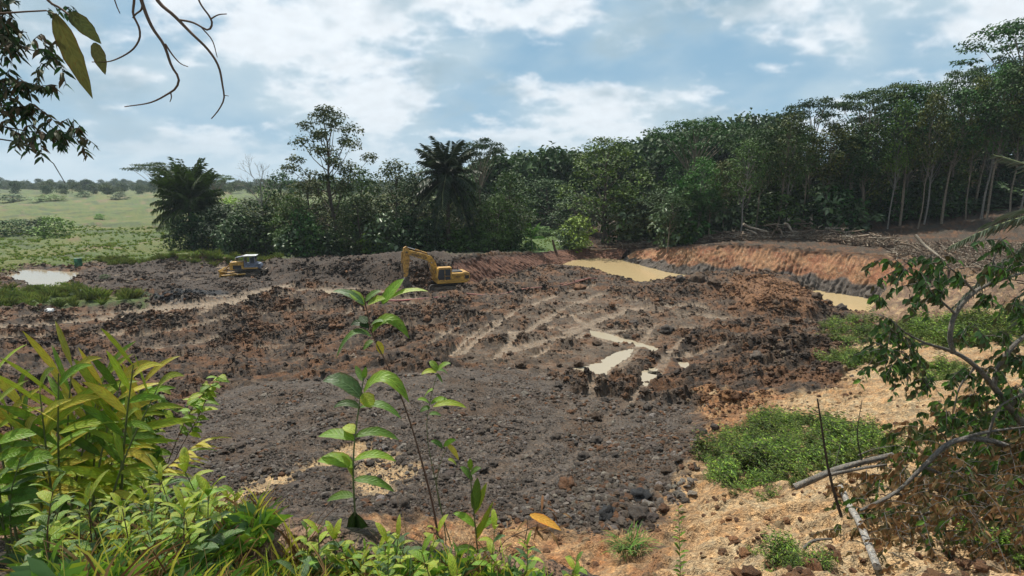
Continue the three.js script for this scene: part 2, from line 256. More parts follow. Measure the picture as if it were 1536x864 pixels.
function fullDrop(x, z) {
  let D = baseDrop(x, z);
  const c = cover(x, z);
  const own = clodDrop(x, z, c);
  let calm = 1; for (const w of waters) if (w.D > 13.5 && z > w.box[2] - 6 && z < w.box[3] && x > w.box[0] && x < w.box[1]) calm = Math.min(calm, 0.3);
  D += own * (calm < 1 ? mix(1, calm, sstep(-9, -3, Math.max(polySide(waters[0].P, x, z), polySide(waters[1].P, x, z)))) : 1) + (z < 130 ? -0.05 : 0);
  for (const w of waters) if (w.D < 13 && within(w.box, x, z)) { const s = polySide(w.P, x, z) + 0.22 * noiseB(x * 1.1, z * 1.1) + 0.10 * noiseA(x * 3, z * 3), lip = w.D - 0.07 + 0.05 * noiseC(x * 2, z * 2); D = mix(D, Math.min(D, lip), sstep(-2.6, -1.6, s)); D = mix(D, mix(D, lip, 0.5), sstep(-1.6, -0.5, s)); D = mix(D, w.D + w.dig, sstep(-0.45, 0.1, s)); }
  for (const w of waters) if (w.D >= 13 && within(w.box, x, z)) { const s = polySide(w.P, x, z) + 0.25 * w.rim * noiseB(x * 0.9, z * 0.9) * (w.rim < 1.4 ? 0.6 : 1); D = mix(D, w.D + w.dig + own * 0.25, sstep(-w.rim, 0.35 * w.rim, s)); }
  if (z > 55) { const [s] = footSide(x, z); if (s > -0.3 && s < BANK_RUN + 0.6 && x > -8 && x < 50) D += 2.2 * sstep(-0.3, 0.6, s) * (1 - sstep(BANK_RUN - 0.1, BANK_RUN + 0.5, s)); }
  return [D, c];
}
const heightAt = (x, zf) => EYE - fullDrop(x, zf)[0];
const groundAt = (px, py) => { const p = hitBase(px, py); p.y = heightAt(p.x, -p.z); return p; };

function tileNoise(n, seed, cell) { const R = rng(seed), g = new Float32Array(cell * cell).map(() => R()), out = new Float32Array(n * n); for (let y = 0; y < n; y++) for (let x = 0; x < n; x++) { const fx = x / n * cell, fy = y / n * cell, ix = Math.floor(fx), iy = Math.floor(fy), u = sstep(0, 1, fx - ix), v = sstep(0, 1, fy - iy), X = (ix + 1) % cell, Y = (iy + 1) % cell; out[y * n + x] = mix(mix(g[iy * cell + ix], g[iy * cell + X], u), mix(g[Y * cell + ix], g[Y * cell + X], u), v); } return out; }
function grainTexture(n, cells, weights, seed, lo, hi, srgb, tint = [0, 0, 0]) {
  const L = cells.map((c, i) => tileNoise(n, seed + i * 7, c)), L2 = tileNoise(n, seed + 91, cells[1]), d = new Uint8Array(n * n * 4), W = weights.reduce((a, b) => a + b);
  for (let i = 0; i < n * n; i++) { let s = 0; L.forEach((l, k) => { s += l[i] * weights[k]; }); s = clamp(0.5 + (s / W - 0.5) * 1.9); const v = mix(lo, hi, s), t = L2[i] - 0.5; for (let k = 0; k < 3; k++) d[i * 4 + k] = 255 * clamp(v * (1 + tint[k] * t)); d[i * 4 + 3] = 255; }
  const t = new THREE.DataTexture(d, n, n); t.wrapS = t.wrapT = THREE.RepeatWrapping; t.magFilter = THREE.LinearFilter; t.minFilter = THREE.LinearMipmapLinearFilter; if (srgb) t.colorSpace = THREE.SRGBColorSpace; t.needsUpdate = true; return t;
}
const earthMap = grainTexture(1024, [9, 31, 90, 230, 500], [0.5, 0.8, 1, 1, 0.9], 5, 0.46, 1.0, true, [0.10, 0, -0.12]);
const earthBump = grainTexture(1024, [23, 70, 190, 420], [1, 1, 0.8, 0.5], 8, 0, 1, false);
const groundMat = new THREE.MeshStandardMaterial({ vertexColors: true, map: earthMap, bumpMap: earthBump, bumpScale: 0.05, roughness: 0.93 });
groundMat.name = 'earth';

const C = { mudDark: [0.042, 0.027, 0.017], mud: [0.116, 0.068, 0.036], mudRed: [0.220, 0.098, 0.037], dry: [0.40, 0.305, 0.215], gravel: [0.158, 0.121, 0.093], gravel2: [0.092, 0.070, 0.054], sand: [0.62, 0.43, 0.23], sand2: [0.52, 0.31, 0.145], orange: [0.40, 0.190, 0.075], bench: [0.30, 0.175, 0.105],
  grass: [0.105, 0.165, 0.030], grass2: [0.165, 0.185, 0.038], grassDark: [0.07, 0.10, 0.03], litter: [0.075, 0.055, 0.035], coal: [0.035, 0.037, 0.042], red: [0.22, 0.105, 0.052], lime: [0.12, 0.20, 0.045], wet: [0.30, 0.24, 0.18] };
const m3 = (a, b, t) => [mix(a[0], b[0], t), mix(a[1], b[1], t), mix(a[2], b[2], t)];
function groundColor(x, z, c) {
  const n1 = fbm(noiseB, x * 0.23, z * 0.23, 4), n2 = fbm(noiseC, x * 1.1 + 7, z * 1.1, 3), n3 = noiseA(x * 4.3, z * 4.3);
  let k = m3(C.mudDark, C.mud, sstep(-0.35, 0.35, n2 + 0.4 * n3)); k = m3(k, C.mudRed, sstep(-0.1, 0.45, n1 + 0.4 * n2) * 0.8); k = m3(k, C.dry, sstep(0.30, 0.75, n2 - 0.5 * n1 + 0.25 * n3) * 0.28);
  k = m3(k, m3([0.040, 0.027, 0.019], [0.078, 0.050, 0.031], 0.5 + 0.5 * n2 + 0.4 * n3), c.dark * 0.9);
  if (c.bench) k = m3(k, m3(C.bench, C.sand, sstep(-0.2, 0.6, n2)), c.bench * (0.55 + 0.45 * sstep(-0.3, 0.3, n1)));
  if (c.red) k = m3(k, m3(C.red, C.orange, 0.5 + 0.5 * n2), c.red * 0.8);
  if (c.sand) k = m3(k, m3(C.sand, C.sand2, sstep(-0.3, 0.5, n1 + 0.5 * n2)), c.sand);
  if (c.lower) k = m3(k, m3(C.sand2, C.orange, sstep(-0.3, 0.4, n2)), c.lower);
  if (c.gravel) k = m3(k, m3(C.gravel, C.gravel2, sstep(-0.4, 0.4, n2 + n3 * 0.5)), c.gravel);
  if (c.gravel) k = m3(k, C.mud, c.gravel * 0.8 * sstep(0.0, 0.5, n1 + (x > 2 ? 0.25 : 0)));
  if (c.orange) k = m3(k, m3(C.orange, C.sand2, sstep(-0.1, 0.6, n2 + 0.3 * n3)), c.orange);
  if (c.streak) k = m3(k, C.sand, c.streak);
  if (c.packed) k = m3(k, m3(C.dry, C.mud, sstep(-0.35, 0.45, n2 + 0.5 * n3 - 0.1)), c.packed * 0.38);
  if (c.coal) k = m3(k, C.coal, c.coal);
  if (c.rut) k = m3(k, m3(C.dry, C.mud, sstep(-0.1, 0.7, -n2 + 0.25 * n3 + 0.5 - c.tone)), c.rut * (0.35 + 0.65 * c.tone));
  if (c.floor) k = m3(k, m3(C.litter, x < 12 ? C.grassDark : m3(C.mudRed, C.mudDark, 0.5 + 0.5 * n3), sstep(-0.3, 0.3, n1 + 0.4 * n2)), c.floor);
  if (c.near) k = m3(k, m3(C.bench, C.litter, sstep(-0.5, 0.2, n2)), c.near);
  const soft = Math.max(c.field, c.verge, c.green);
  if (soft) { const g1 = fbm(noiseA, x * 0.035, z * 0.06, 4), bareSoil = sstep(0.3, 0.55, fbm(noiseC, x * 0.045 + 9, z * 0.09, 3)); let g = m3(C.grass, C.grass2, sstep(-0.3, 0.4, g1 + 0.4 * n1)); g = m3(g, C.grassDark, sstep(0.1, 0.55, -g1 + 0.5 * n2)); g = m3(g, C.bench, bareSoil * 0.55 * c.field); if (c.green) g = m3(g, C.lime, c.green); k = m3(k, g, soft); }
  return k;
}
const ground = (() => {
  const cols = []; for (let a = -180; a < 180;) { const A = Math.abs(a); cols.push(a); a += A < 50 ? 0.125 : A < 60 ? 0.5 : 4; }
  const rows = [0.35]; while (rows[rows.length - 1] < 4500) { const r = rows[rows.length - 1]; rows.push(r + (r < 7 ? 0.06 : (0.022 + 0.0012 * r + r * r * 1.05e-4))); }
  const nc = cols.length, nr = rows.length, pos = new Float32Array((nc * nr + 1) * 3), col = new Float32Array((nc * nr + 1) * 3), uv = new Float32Array((nc * nr + 1) * 2), idx = [];
  for (let i = 0; i < nr; i++) for (let j = 0; j < nc; j++) {
    const a = cols[j] * Math.PI / 180, r = rows[i], x = Math.sin(a) * r, z = Math.cos(a) * r, k = i * nc + j;
    let D, cc;
    if (Math.abs(cols[j]) > 64) { D = mix(1.6, 9, sstep(3, 300, r)) - (z > 0 ? 0 : 1.2 * sstep(4, 60, r)); if (Math.abs(cols[j]) < 100 && r > 4) D = mix(baseDrop(x, z > 1 ? z : 1), D, sstep(64, 100, Math.abs(cols[j]))); cc = C.grass; }
    else { const [d, c] = fullDrop(x, z); D = d; cc = groundColor(x, z, c); }
    pos.set([x, EYE - D, -z], k * 3); col.set(cc, k * 3); uv[k * 2] = x / 2.6 + 0.13 * noiseA(x * 0.2, z * 0.2); uv[k * 2 + 1] = z / 2.6;
    if (i) { const l = (j + 1) % nc, p = k - nc, q = (i - 1) * nc + l, s = i * nc + l; idx.push(p, q, k, q, s, k); }
  }
  const end = nc * nr; pos.set([0, EYE - 1.6, 0], end * 3); col.set(C.litter, end * 3);
  for (let j = 0; j < nc; j++) idx.push(end, (j + 1) % nc, j);
  const g = new THREE.BufferGeometry(); g.setAttribute('position', new THREE.BufferAttribute(pos, 3)); g.setAttribute('color', new THREE.BufferAttribute(col, 3)); g.setAttribute('uv', new THREE.BufferAttribute(uv, 2)); g.setIndex(idx); g.computeVertexNormals();
  console.log('ground', nc, nr, idx.length / 3);
  return struct('ground', g, groundMat);
})();

// muddy water, opaque with silt
const waterBump = grainTexture(512, [7, 19, 44], [1, 0.7, 0.4], 71, 0, 1, false); waterBump.repeat.set(0.4, 0.4);
const silt = new THREE.MeshPhysicalMaterial({ color: new THREE.Color().setRGB(0.36, 0.275, 0.150), roughness: 0.05, ior: 1.33, bumpMap: waterBump, bumpScale: 0.006 });
const paleSilt = new THREE.MeshPhysicalMaterial({ color: new THREE.Color().setRGB(0.27, 0.23, 0.165), roughness: 0.03, ior: 1.33, bumpMap: waterBump, bumpScale: 0.004 });
const waterLabel = ['', '', '', '', '', '', '', ''];
waters.forEach((w, i) => {
  const cx = w.P.reduce((s, p) => s + p[0], 0) / w.P.length, cz = w.P.reduce((s, p) => s + p[1], 0) / w.P.length, g = w.D > 13.5 ? 2.2 : w.D > 13 ? w.rim : 0.7;
  const s = new THREE.Shape(w.P.map(([x, z]) => { const d = Math.hypot(x - cx, z - cz); return new THREE.Vector2(x + (x - cx) / d * g, z + (z - cz) / d * g); }));
  const geo = new THREE.ShapeGeometry(s); geo.rotateX(-Math.PI / 2); geo.translate(0, EYE - w.D, 0);
  const m = struct(w.name, geo, i < 2 ? silt : paleSilt); delete m.userData.label;
});
// ---------------------------------------------------------------- growing things: leaf faces, limbs
class Leaves { // many small folded leaf faces with a colour each
  constructor() { this.p = []; this.c = []; this.i = []; this.t = []; }
  leaf(o, dir, nor, len, wid, col, fold = 0.18, droop = 0.12) { // o: stalk end, dir: along the midrib, nor: face up
    const sx = dir.y * nor.z - dir.z * nor.y, sy = dir.z * nor.x - dir.x * nor.z, sz = dir.x * nor.y - dir.y * nor.x, k = this.p.length / 3, f = fold * wid, m = 0.45 * len;
    const mx = o.x + dir.x * m, my = o.y + dir.y * m, mz = o.z + dir.z * m;
    this.p.push(o.x, o.y, o.z, mx + sx * wid / 2 + nor.x * f, my + sy * wid / 2 + nor.y * f, mz + sz * wid / 2 + nor.z * f, o.x + dir.x * len - nor.x * droop * len, o.y + dir.y * len - nor.y * droop * len, o.z + dir.z * len - nor.z * droop * len, mx - sx * wid / 2 + nor.x * f, my - sy * wid / 2 + nor.y * f, mz - sz * wid / 2 + nor.z * f);
    for (let j = 0; j < 4; j++) this.c.push(col[0], col[1], col[2]); this.t.push(0.5, 0, 1, 0.45, 0.5, 1, 0, 0.45);
    this.i.push(k, k + 1, k + 2, k, k + 2, k + 3);
  }
  blade(pts, nor, widths, col) { // a long leaf as a strip along points, creased along its midrib
    const k = this.p.length / 3, d = new THREE.Vector3(), s = new THREE.Vector3(), off = Math.floor(k * 0.37) % 5;
    for (let j = 0; j < pts.length; j++) {
      d.subVectors(pts[Math.min(j + 1, pts.length - 1)], pts[Math.max(j - 1, 0)]).normalize(); s.crossVectors(d, nor).normalize();
      const w = widths[j] / 2, n = new THREE.Vector3().crossVectors(s, d), q = pts[j];
      this.p.push(q.x + s.x * w + n.x * w * 0.28, q.y + s.y * w + n.y * w * 0.28, q.z + s.z * w + n.z * w * 0.28, q.x, q.y, q.z, q.x - s.x * w + n.x * w * 0.28, q.y - s.y * w + n.y * w * 0.28, q.z - s.z * w + n.z * w * 0.28);
      for (let t = 0; t < 3; t++) { this.c.push(col[0], col[1], col[2]); this.t.push(t / 2, j / (pts.length - 1) + off); }
      if (j) { const b = k + j * 3, a = b - 3; this.i.push(a, a + 1, b, a + 1, b + 1, b, a + 1, a + 2, b + 1, a + 2, b + 2, b + 1); }
    }
  }
  geo() { const g = new THREE.BufferGeometry(); g.setAttribute('position', new THREE.Float32BufferAttribute(this.p, 3)); g.setAttribute('color', new THREE.Float32BufferAttribute(this.c, 3)); g.setAttribute('uv', new THREE.Float32BufferAttribute(this.t, 2)); g.setIndex(this.i); g.computeVertexNormals(); return g; }
}
const V = (x, y, z) => new THREE.Vector3(x, y, z);
function limb(pts, r0, r1, seg = 6, per = 3) { // tapered tube through points
  const curve = new THREE.CatmullRomCurve3(pts), n = Math.max(2, (pts.length - 1) * per), fr = curve.computeFrenetFrames(n, false), pos = [], idx = [], uv = [];
  const L = curve.getLength();
  for (let i = 0; i <= n; i++) { const t = i / n, c = curve.getPointAt(t), r = mix(r0, r1, t); for (let j = 0; j <= seg; j++) { const a = j / seg * 2 * Math.PI, k = r * (1 + 0.10 * Math.sin(a * 3 + i)); const p = c.clone().addScaledVector(fr.normals[i], Math.cos(a) * k).addScaledVector(fr.binormals[i], Math.sin(a) * k); pos.push(p.x, p.y, p.z); uv.push(j / seg * 0.6, t * L); } }
  for (let i = 0; i < n; i++) for (let j = 0; j < seg; j++) { const a = i * (seg + 1) + j, b = a + seg + 1; idx.push(a, a + 1, b, a + 1, b + 1, b); }
  if (r1 > 0.012) for (const [e, t] of [[0, 0], [n, 1]]) { const c = curve.getPointAt(t), k = pos.length / 3; pos.push(c.x, c.y, c.z); uv.push(0.3, t * L); for (let j = 0; j <= seg; j++) { const a = (e * (seg + 1) + j) * 3; pos.push(pos[a], pos[a + 1], pos[a + 2]); uv.push(0.3 + 0.05 * Math.cos(j), t * L + 0.05 * Math.sin(j)); } for (let j = 0; j < seg; j++) idx.push(k, t ? k + 1 + j : k + 2 + j, t ? k + 2 + j : k + 1 + j); }
  const g = new THREE.BufferGeometry(); g.setAttribute('position', new THREE.Float32BufferAttribute(pos, 3)); g.setAttribute('uv', new THREE.Float32BufferAttribute(uv, 2)); g.setIndex(idx); g.computeVertexNormals(); return g;
}
const leafMat = (name, t = 0.35, rough = 0.75) => { const m = new THREE.MeshPhysicalMaterial({ vertexColors: true, roughness: rough, transmission: t, thickness: 0, side: THREE.DoubleSide, specularIntensity: 0.3 }); m.name = name; return m; };
const M = {
  leaf: leafMat('tree_leaf', 0.30, 0.62), fresh: leafMat('fresh_leaf', 0.56, 0.5), dryLeaf: leafMat('dry_leaf', 0.25, 0.9), glossy: leafMat('glossy_leaf', 0.2, 0.38), grass: leafMat('grass_blade', 0.35, 0.7),
  barkPale: new THREE.MeshStandardMaterial({ color: new THREE.Color().setRGB(0.33, 0.27, 0.20), roughness: 0.95, map: earthMap, bumpMap: earthBump, bumpScale: 0.02 }),
  bark: new THREE.MeshStandardMaterial({ color: new THREE.Color().setRGB(0.16, 0.125, 0.095), roughness: 0.95, map: earthMap, bumpMap: earthBump, bumpScale: 0.03 }),
  barkGrey: new THREE.MeshStandardMaterial({ color: new THREE.Color().setRGB(0.36, 0.33, 0.29), roughness: 0.95, map: earthMap, bumpMap: earthBump, bumpScale: 0.02 }),
  stem: new THREE.MeshStandardMaterial({ color: new THREE.Color().setRGB(0.10, 0.12, 0.045), roughness: 0.8 }),
  stemRed: new THREE.MeshStandardMaterial({ color: new THREE.Color().setRGB(0.10, 0.055, 0.035), roughness: 0.8 }),
};
{ // leaf blade: veins, mottling and eaten brown spots, five leaves one above the other
  const W = 128, H = 640, d = new Uint8Array(W * H * 4), bump = new Uint8Array(W * H * 4);
  for (let y = 0; y < H; y++) for (let x = 0; x < W; x++) {
    const u = x / W, v = y / 128, e = Math.abs(u - 0.5) * 2, i = (y * W + x) * 4, vein = Math.pow(Math.abs(Math.cos(Math.PI * ((v % 1) * 9 - e * 1.7))), 10) * (1 - e * 0.5), rib = Math.exp(-((e / 0.05) ** 2)), n = fbm(noiseA, u * 3 + 7, v * 5, 4), n2 = fbm(noiseB, u * 6, v * 9 + 4, 3), spot = sstep(0.42, 0.55, n2 + 0.25 * n) + 0.7 * sstep(0.8, 1.0, e + 0.35 * n);
    let k = 0.92 + 0.14 * n + 0.10 * vein + 0.14 * rib; const c = [k * mix(1, 1.12, rib), k, k * 0.95]; const s = clamp(spot) * 0.7;
    d[i] = 255 * clamp(mix(c[0], 0.95, s)); d[i + 1] = 255 * clamp(mix(c[1], 0.62, s)); d[i + 2] = 255 * clamp(mix(c[2], 0.5, s)); d[i + 3] = 255; bump[i] = bump[i + 1] = bump[i + 2] = 255 * clamp(0.5 + 0.25 * n - 0.3 * vein - 0.4 * rib); bump[i + 3] = 255;
  }
  const tex = (a, srgb) => { const t = new THREE.DataTexture(a, W, H); t.wrapS = t.wrapT = THREE.RepeatWrapping; t.repeat.set(1, 0.2); t.magFilter = THREE.LinearFilter; t.minFilter = THREE.LinearMipmapLinearFilter; if (srgb) t.colorSpace = THREE.SRGBColorSpace; t.needsUpdate = true; return t; };
  const a = tex(d, true), b = tex(bump, false); for (const m of [M.fresh, M.dryLeaf]) { m.map = a; m.bumpMap = b; m.bumpScale = 0.004; }
}
const G = { deep: [0.022, 0.050, 0.012], mid: [0.046, 0.095, 0.020], olive: [0.086, 0.104, 0.022], light: [0.095, 0.175, 0.034], lime: [0.17, 0.27, 0.05], pale: [0.17, 0.22, 0.13], yellow: [0.30, 0.33, 0.05], brown: [0.13, 0.075, 0.035] };
const vary = (R, a, b, j = 0.25) => { const t = R(), k = 1 + (R() - 0.5) * 2 * j; return [mix(a[0], b[0], t) * k, mix(a[1], b[1], t) * k, mix(a[2], b[2], t) * k]; };
function unit(R) { const u = R() * 2 - 1, a = R() * 2 * Math.PI, s = Math.sqrt(1 - u * u); return V(s * Math.cos(a), u, s * Math.sin(a)); }
function clump(L, R, c, rx, ry, count, len, ca, cb, o = {}) { // leaf faces filling a tuft, thicker towards its outside
  const up = o.up ?? 0.75;
  for (let i = 0; i < count; i++) {
    const d = unit(R), k = Math.pow(R(), 0.42); if (d.y < -0.35 && R() < 0.6) d.y = -d.y * 0.5;
    const p = V(c.x + d.x * rx * k, c.y + d.y * ry * k, c.z + d.z * rx * k), n = unit(R).multiplyScalar(0.75).add(V(d.x * 0.4, d.y * 0.4 + up, d.z * 0.4)).normalize();
    const t = unit(R).add(V(d.x * 0.6, -0.25, d.z * 0.6)); t.addScaledVector(n, -t.dot(n)).normalize();
    const s = len * (0.6 + 0.8 * R()); L.leaf(p, t, n, s, s * (o.aspect ?? 0.55), vary(R, ca, cb, o.j ?? 0.3));
  }
}
// a broadleaved tree: trunk, a few limbs, tufts of leaves at their ends. Height 1 -> scaled by caller via h
function growTree(seed, o) {
  const R = rng(seed), { h, w, bole, tufts, per, len, ca, cb } = o, g = new THREE.Group(), L = new Leaves(), wood = [];
  const lean = o.lean ?? 0.04, kinks = o.kinks ?? 0.015, tp = [V(0, -0.3, 0)];
  for (let i = 1; i <= 5; i++) tp.push(V((R() - 0.5) * 2 * kinks * h + lean * h * i / 5, h * 0.86 * i / 5, (R() - 0.5) * 2 * kinks * h));
  const r0 = o.r ?? h * 0.013, curve = new THREE.CatmullRomCurve3(tp), trunkGeo = limb(tp, r0 * 1.15, r0 * 0.3, 7, 3);
  for (let t = 0; t < tufts; t++) {
    const v = o.flat ? 0.86 + 0.14 * R() : (t + 0.5) / tufts, a = t * 2.399 + R() * 0.9;
    let y, rad;
    if (o.flat) { rad = w * 0.5 * Math.sqrt((t + 0.3) / tufts); y = h * (0.97 - 0.10 * (rad / (w * 0.5)) ** 2 + (R() - 0.5) * 0.06 - (R() < 0.3 ? 0.10 : 0)); }
    else { y = mix(bole, 0.97, v) * h; const prof = Math.sin(Math.PI * clamp(0.10 + 0.86 * Math.pow(v, o.top ?? 0.9))); rad = w * 0.5 * prof * (0.35 + 0.65 * Math.sqrt(R())); }
    const c = V(Math.cos(a) * rad, y, Math.sin(a) * rad), root = curve.getPointAt(clamp((y / h - (o.flat ? 0.28 : 0.14) - 0.12 * R()) / 0.86, bole * 0.7, 1)); c.x += lean * h * y / h;
    if (R() < (o.limbs ?? 0.6)) { const m = root.clone().lerp(c, 0.5); m.y -= (o.flat ? -0.02 : 0.03) * h; m.x += (R() - 0.5) * 0.03 * h; wood.push(limb([root, m, c], r0 * 0.34, r0 * 0.08, 4, 2)); }
    const tr = (o.tuft ?? 0.13) * h * (0.7 + 0.6 * R()); clump(L, R, c, tr, tr * (o.flat ? 0.28 : o.squash ?? 0.68), per, len, ca, cb, o);
  }
  const tr = part('trunk', trunkGeo, o.bark ?? M.bark, g); if (wood.length) part('limbs', mergeGeometries(wood), o.bark ?? M.bark, tr);
  part('crown', L.geo(), o.mat ?? M.leaf, g);
  g.userData.h = h; g.userData.w = w; return g;
}
// leaf tone of single trees
const tones = [[1, 1, 1], [1.35, 1.15, 0.85], [0.62, 0.72, 0.8], [1.75, 1.6, 1.1], [0.85, 1.2, 0.9]].map(([r, g, b], i) => { const m = M.leaf.clone(); m.name = 'tree_leaf_tone_' + i; m.color.setRGB(r, g, b); return m; });
// a feather palm: trunk, and each frond a part with rachis and leaflets
function growPalm(seed, o) {
  const R = rng(seed), g = new THREE.Group(), { h, fronds, len } = o, kinds = [];
  part('trunk', limb([V(0, -0.3, 0), V(0.1, h * 0.4, 0), V(0, h, 0.05)], o.r, o.r * 0.8, 9, 4), M.bark, g);
  for (let v = 0; v < 6; v++) { // six fronds, reused turned about
    const L = new Leaves(), rise = mix(o.rise?.[0] ?? 1.35, o.rise?.[1] ?? -0.5, v / 5), pts = [];
    for (let i = 0; i <= 8; i++) { const t = i / 8; pts.push(V(len * (t * Math.cos(rise * (1 - t * 0.4)) * 0.95), len * (Math.sin(rise) * t - (0.25 + 0.35 * Math.max(0, 1 - rise)) * t * t * 0.9), 0)); }
    const curve = new THREE.CatmullRomCurve3(pts), n = o.leaflets;
    for (let i = 2; i < n; i++) for (const s of [-1, 1]) {
      const t = i / n, p = curve.getPointAt(t), d = curve.getTangentAt(t), l = o.leaflet * (0.55 + 0.6 * Math.sin(Math.PI * Math.pow(t, 0.8))) * (0.85 + 0.3 * R());
      const dir = V(d.x * 0.7, d.y * 0.7 + (R() - 0.5) * 0.5 - 0.1, s * (0.9 + 0.2 * R())).normalize(), nor = V(-d.y, Math.abs(d.x) + 0.4, s * 0.25 + (R() - 0.5) * 0.6); nor.addScaledVector(dir, -nor.dot(dir)).normalize();
      L.leaf(p, dir, nor, l, l * o.thin, vary(R, o.ca, o.cb, 0.25), 0.1, 0.32);
    }
    kinds.push([limb(pts, len * 0.012, len * 0.003, 4, 1), L.geo()]);
  }
  for (let f = 0; f < fronds; f++) { const v = Math.min(5, Math.floor(f / fronds * 6)), a = f * 2.399 + R() * 0.4, fr = part('frond', kinds[v][1], o.mat ?? M.leaf, g); fr.position.set(0, h + 0.15 - 0.05 * v, 0); fr.rotation.set((R() - 0.5) * 0.5, a, (R() - 0.5) * 0.55, 'YXZ'); part('rachis', kinds[v][0], M.stem, fr); }
  g.userData.h = h + len * 0.75; g.userData.w = len * 1.7; return g;
}
const protos = {};
function plant(kind, name, px, topY, z, wpx, label, category, group, o = {}) { // stands on the land z metres ahead; its top and spread are read off the photograph
  const proto = protos[kind], p = atDepth(px, 300, z), y = (o.y ?? heightAt(p.x, z)) - (o.sink ?? 0.1), top = atDepth(px, topY, z).y, h = Math.max(0.6, top - y), wide = wpx * z * 1.02 / F;
  const g = proto.clone(); g.name = numbered(name); g.userData = {}; tag(g, label, category, group);
  if (!o.y) { const k = tones[Math.floor(Math.abs(px * 7.3 + z * 11.7)) % 5]; g.traverse((m) => { if (m.material === M.leaf) m.material = k; }); }
  g.position.set(p.x, y, -z); const sy = h / proto.userData.h, sx = wpx ? wide / proto.userData.w : sy; g.scale.set(sx, sy, sx); g.rotation.y = o.turn ?? (px * 1.7 + z * 3.1) % 6.283;
  scene.add(g); return g;
}
protos.round1 = growTree(101, { h: 14, w: 10, bole: 0.12, tufts: 46, per: 68, len: 0.42, ca: G.deep, cb: G.mid, tuft: 0.115 });
protos.round2 = growTree(102, { h: 14, w: 9, bole: 0.08, tufts: 46, per: 66, len: 0.40, ca: G.deep, cb: G.olive, tuft: 0.11 });
protos.round3 = growTree(103, { h: 14, w: 9, bole: 0.2, tufts: 40, per: 74, len: 0.34, ca: G.mid, cb: G.light, tuft: 0.11 });
protos.open = growTree(104, { h: 24, w: 15, bole: 0.42, tufts: 26, per: 190, len: 0.46, ca: G.deep, cb: G.olive, tuft: 0.075, limbs: 1, bark: M.bark, kinks: 0.02, top: 0.8 });
protos.umbrella = growTree(105, { h: 20, w: 13, bole: 0.6, tufts: 26, per: 120, len: 0.40, ca: G.deep, cb: G.mid, tuft: 0.10, flat: true, limbs: 0.9, bark: M.barkPale });
protos.slim1 = growTree(106, { h: 20, w: 7.5, bole: 0.55, tufts: 26, per: 90, len: 0.42, ca: G.deep, cb: G.mid, tuft: 0.075, limbs: 0.8, bark: M.barkPale, r: 0.17, kinks: 0.02 });
protos.slim2 = growTree(107, { h: 20, w: 8.5, bole: 0.5, tufts: 28, per: 90, len: 0.44, ca: G.deep, cb: G.olive, tuft: 0.08, limbs: 0.8, bark: M.barkPale, r: 0.16, kinks: 0.028, lean: 0.05 });
protos.slim3 = growTree(108, { h: 20, w: 8, bole: 0.45, tufts: 32, per: 80, len: 0.40, ca: G.mid, cb: G.light, tuft: 0.08, limbs: 0.8, bark: M.barkGrey, r: 0.18, kinks: 0.02, lean: -0.03 });
protos.spread = growTree(109, { h: 18, w: 15, bole: 0.30, tufts: 52, per: 74, len: 0.44, ca: G.deep, cb: G.light, tuft: 0.10, limbs: 0.9, bark: M.bark, squash: 0.5, top: 0.62 });
protos.shrub1 = growTree(110, { h: 3.5, w: 3.6, bole: 0.02, tufts: 20, per: 44, len: 0.34, ca: G.deep, cb: G.mid, tuft: 0.22, limbs: 0.3 });
protos.shrub2 = growTree(111, { h: 3.5, w: 3.4, bole: 0.02, tufts: 18, per: 30, len: 0.52, ca: G.mid, cb: G.pale, tuft: 0.24, limbs: 0.3, mat: M.glossy });
protos.shrub3 = growTree(112, { h: 3.0, w: 3.4, bole: 0.02, tufts: 18, per: 48, len: 0.30, ca: G.light, cb: G.lime, tuft: 0.22, limbs: 0.3 });
protos.palm = growPalm(120, { rise: [1.5, 0.35], h: 4.5, fronds: 72, len: 6.4, leaflets: 34, leaflet: 1.35, thin: 0.11, r: 0.42, ca: G.deep, cb: G.mid });
protos.sugar = growPalm(121, { rise: [1.3, -0.6], h: 11, fronds: 44, len: 6.0, leaflets: 38, leaflet: 1.4, thin: 0.10, r: 0.34, ca: [0.020, 0.042, 0.016], cb: [0.05, 0.07, 0.04], mat: M.glossy });
protos.smallPalm = growPalm(122, { h: 1.4, fronds: 14, len: 2.6, leaflets: 24, leaflet: 0.6, thin: 0.10, r: 0.14, ca: G.light, cb: G.lime });
{ // a bare tree: trunk and forking twigs only
  const R = rng(130), g = new THREE.Group(), tw = [];
  const fork = (p, d, l, r, n) => { const e = p.clone().addScaledVector(d, l), m = p.clone().lerp(e, 0.5).add(V((R() - .5) * l * .12, 0, (R() - .5) * l * .12)); tw.push(limb([p, m, e], r, r * 0.6, 4, 1)); if (n) for (let k = 0; k < 3; k++) fork(p.clone().lerp(e, 0.55 + 0.45 * R()), d.clone().add(unit(R).multiplyScalar(0.75)).add(V(0, 0.15, 0)).normalize(), l * 0.68, r * 0.55, n - 1); };
  part('trunk', limb([V(0, -0.3, 0), V(0.2, 4, 0.1), V(-0.1, 8, 0), V(0.1, 10.5, 0.1)], 0.17, 0.09, 6, 3), M.barkGrey, g);
  for (let k = 0; k < 6; k++) fork(V(0.05, 6.5 + k * 0.8, 0.05), V(Math.cos(k * 2.4) * 0.7, 0.8, Math.sin(k * 2.4) * 0.7).normalize(), 2.6, 0.07, 3);
  part('branches', mergeGeometries(tw), M.barkGrey, g); g.userData.h = 15; g.userData.w = 7; protos.bare = g;
}

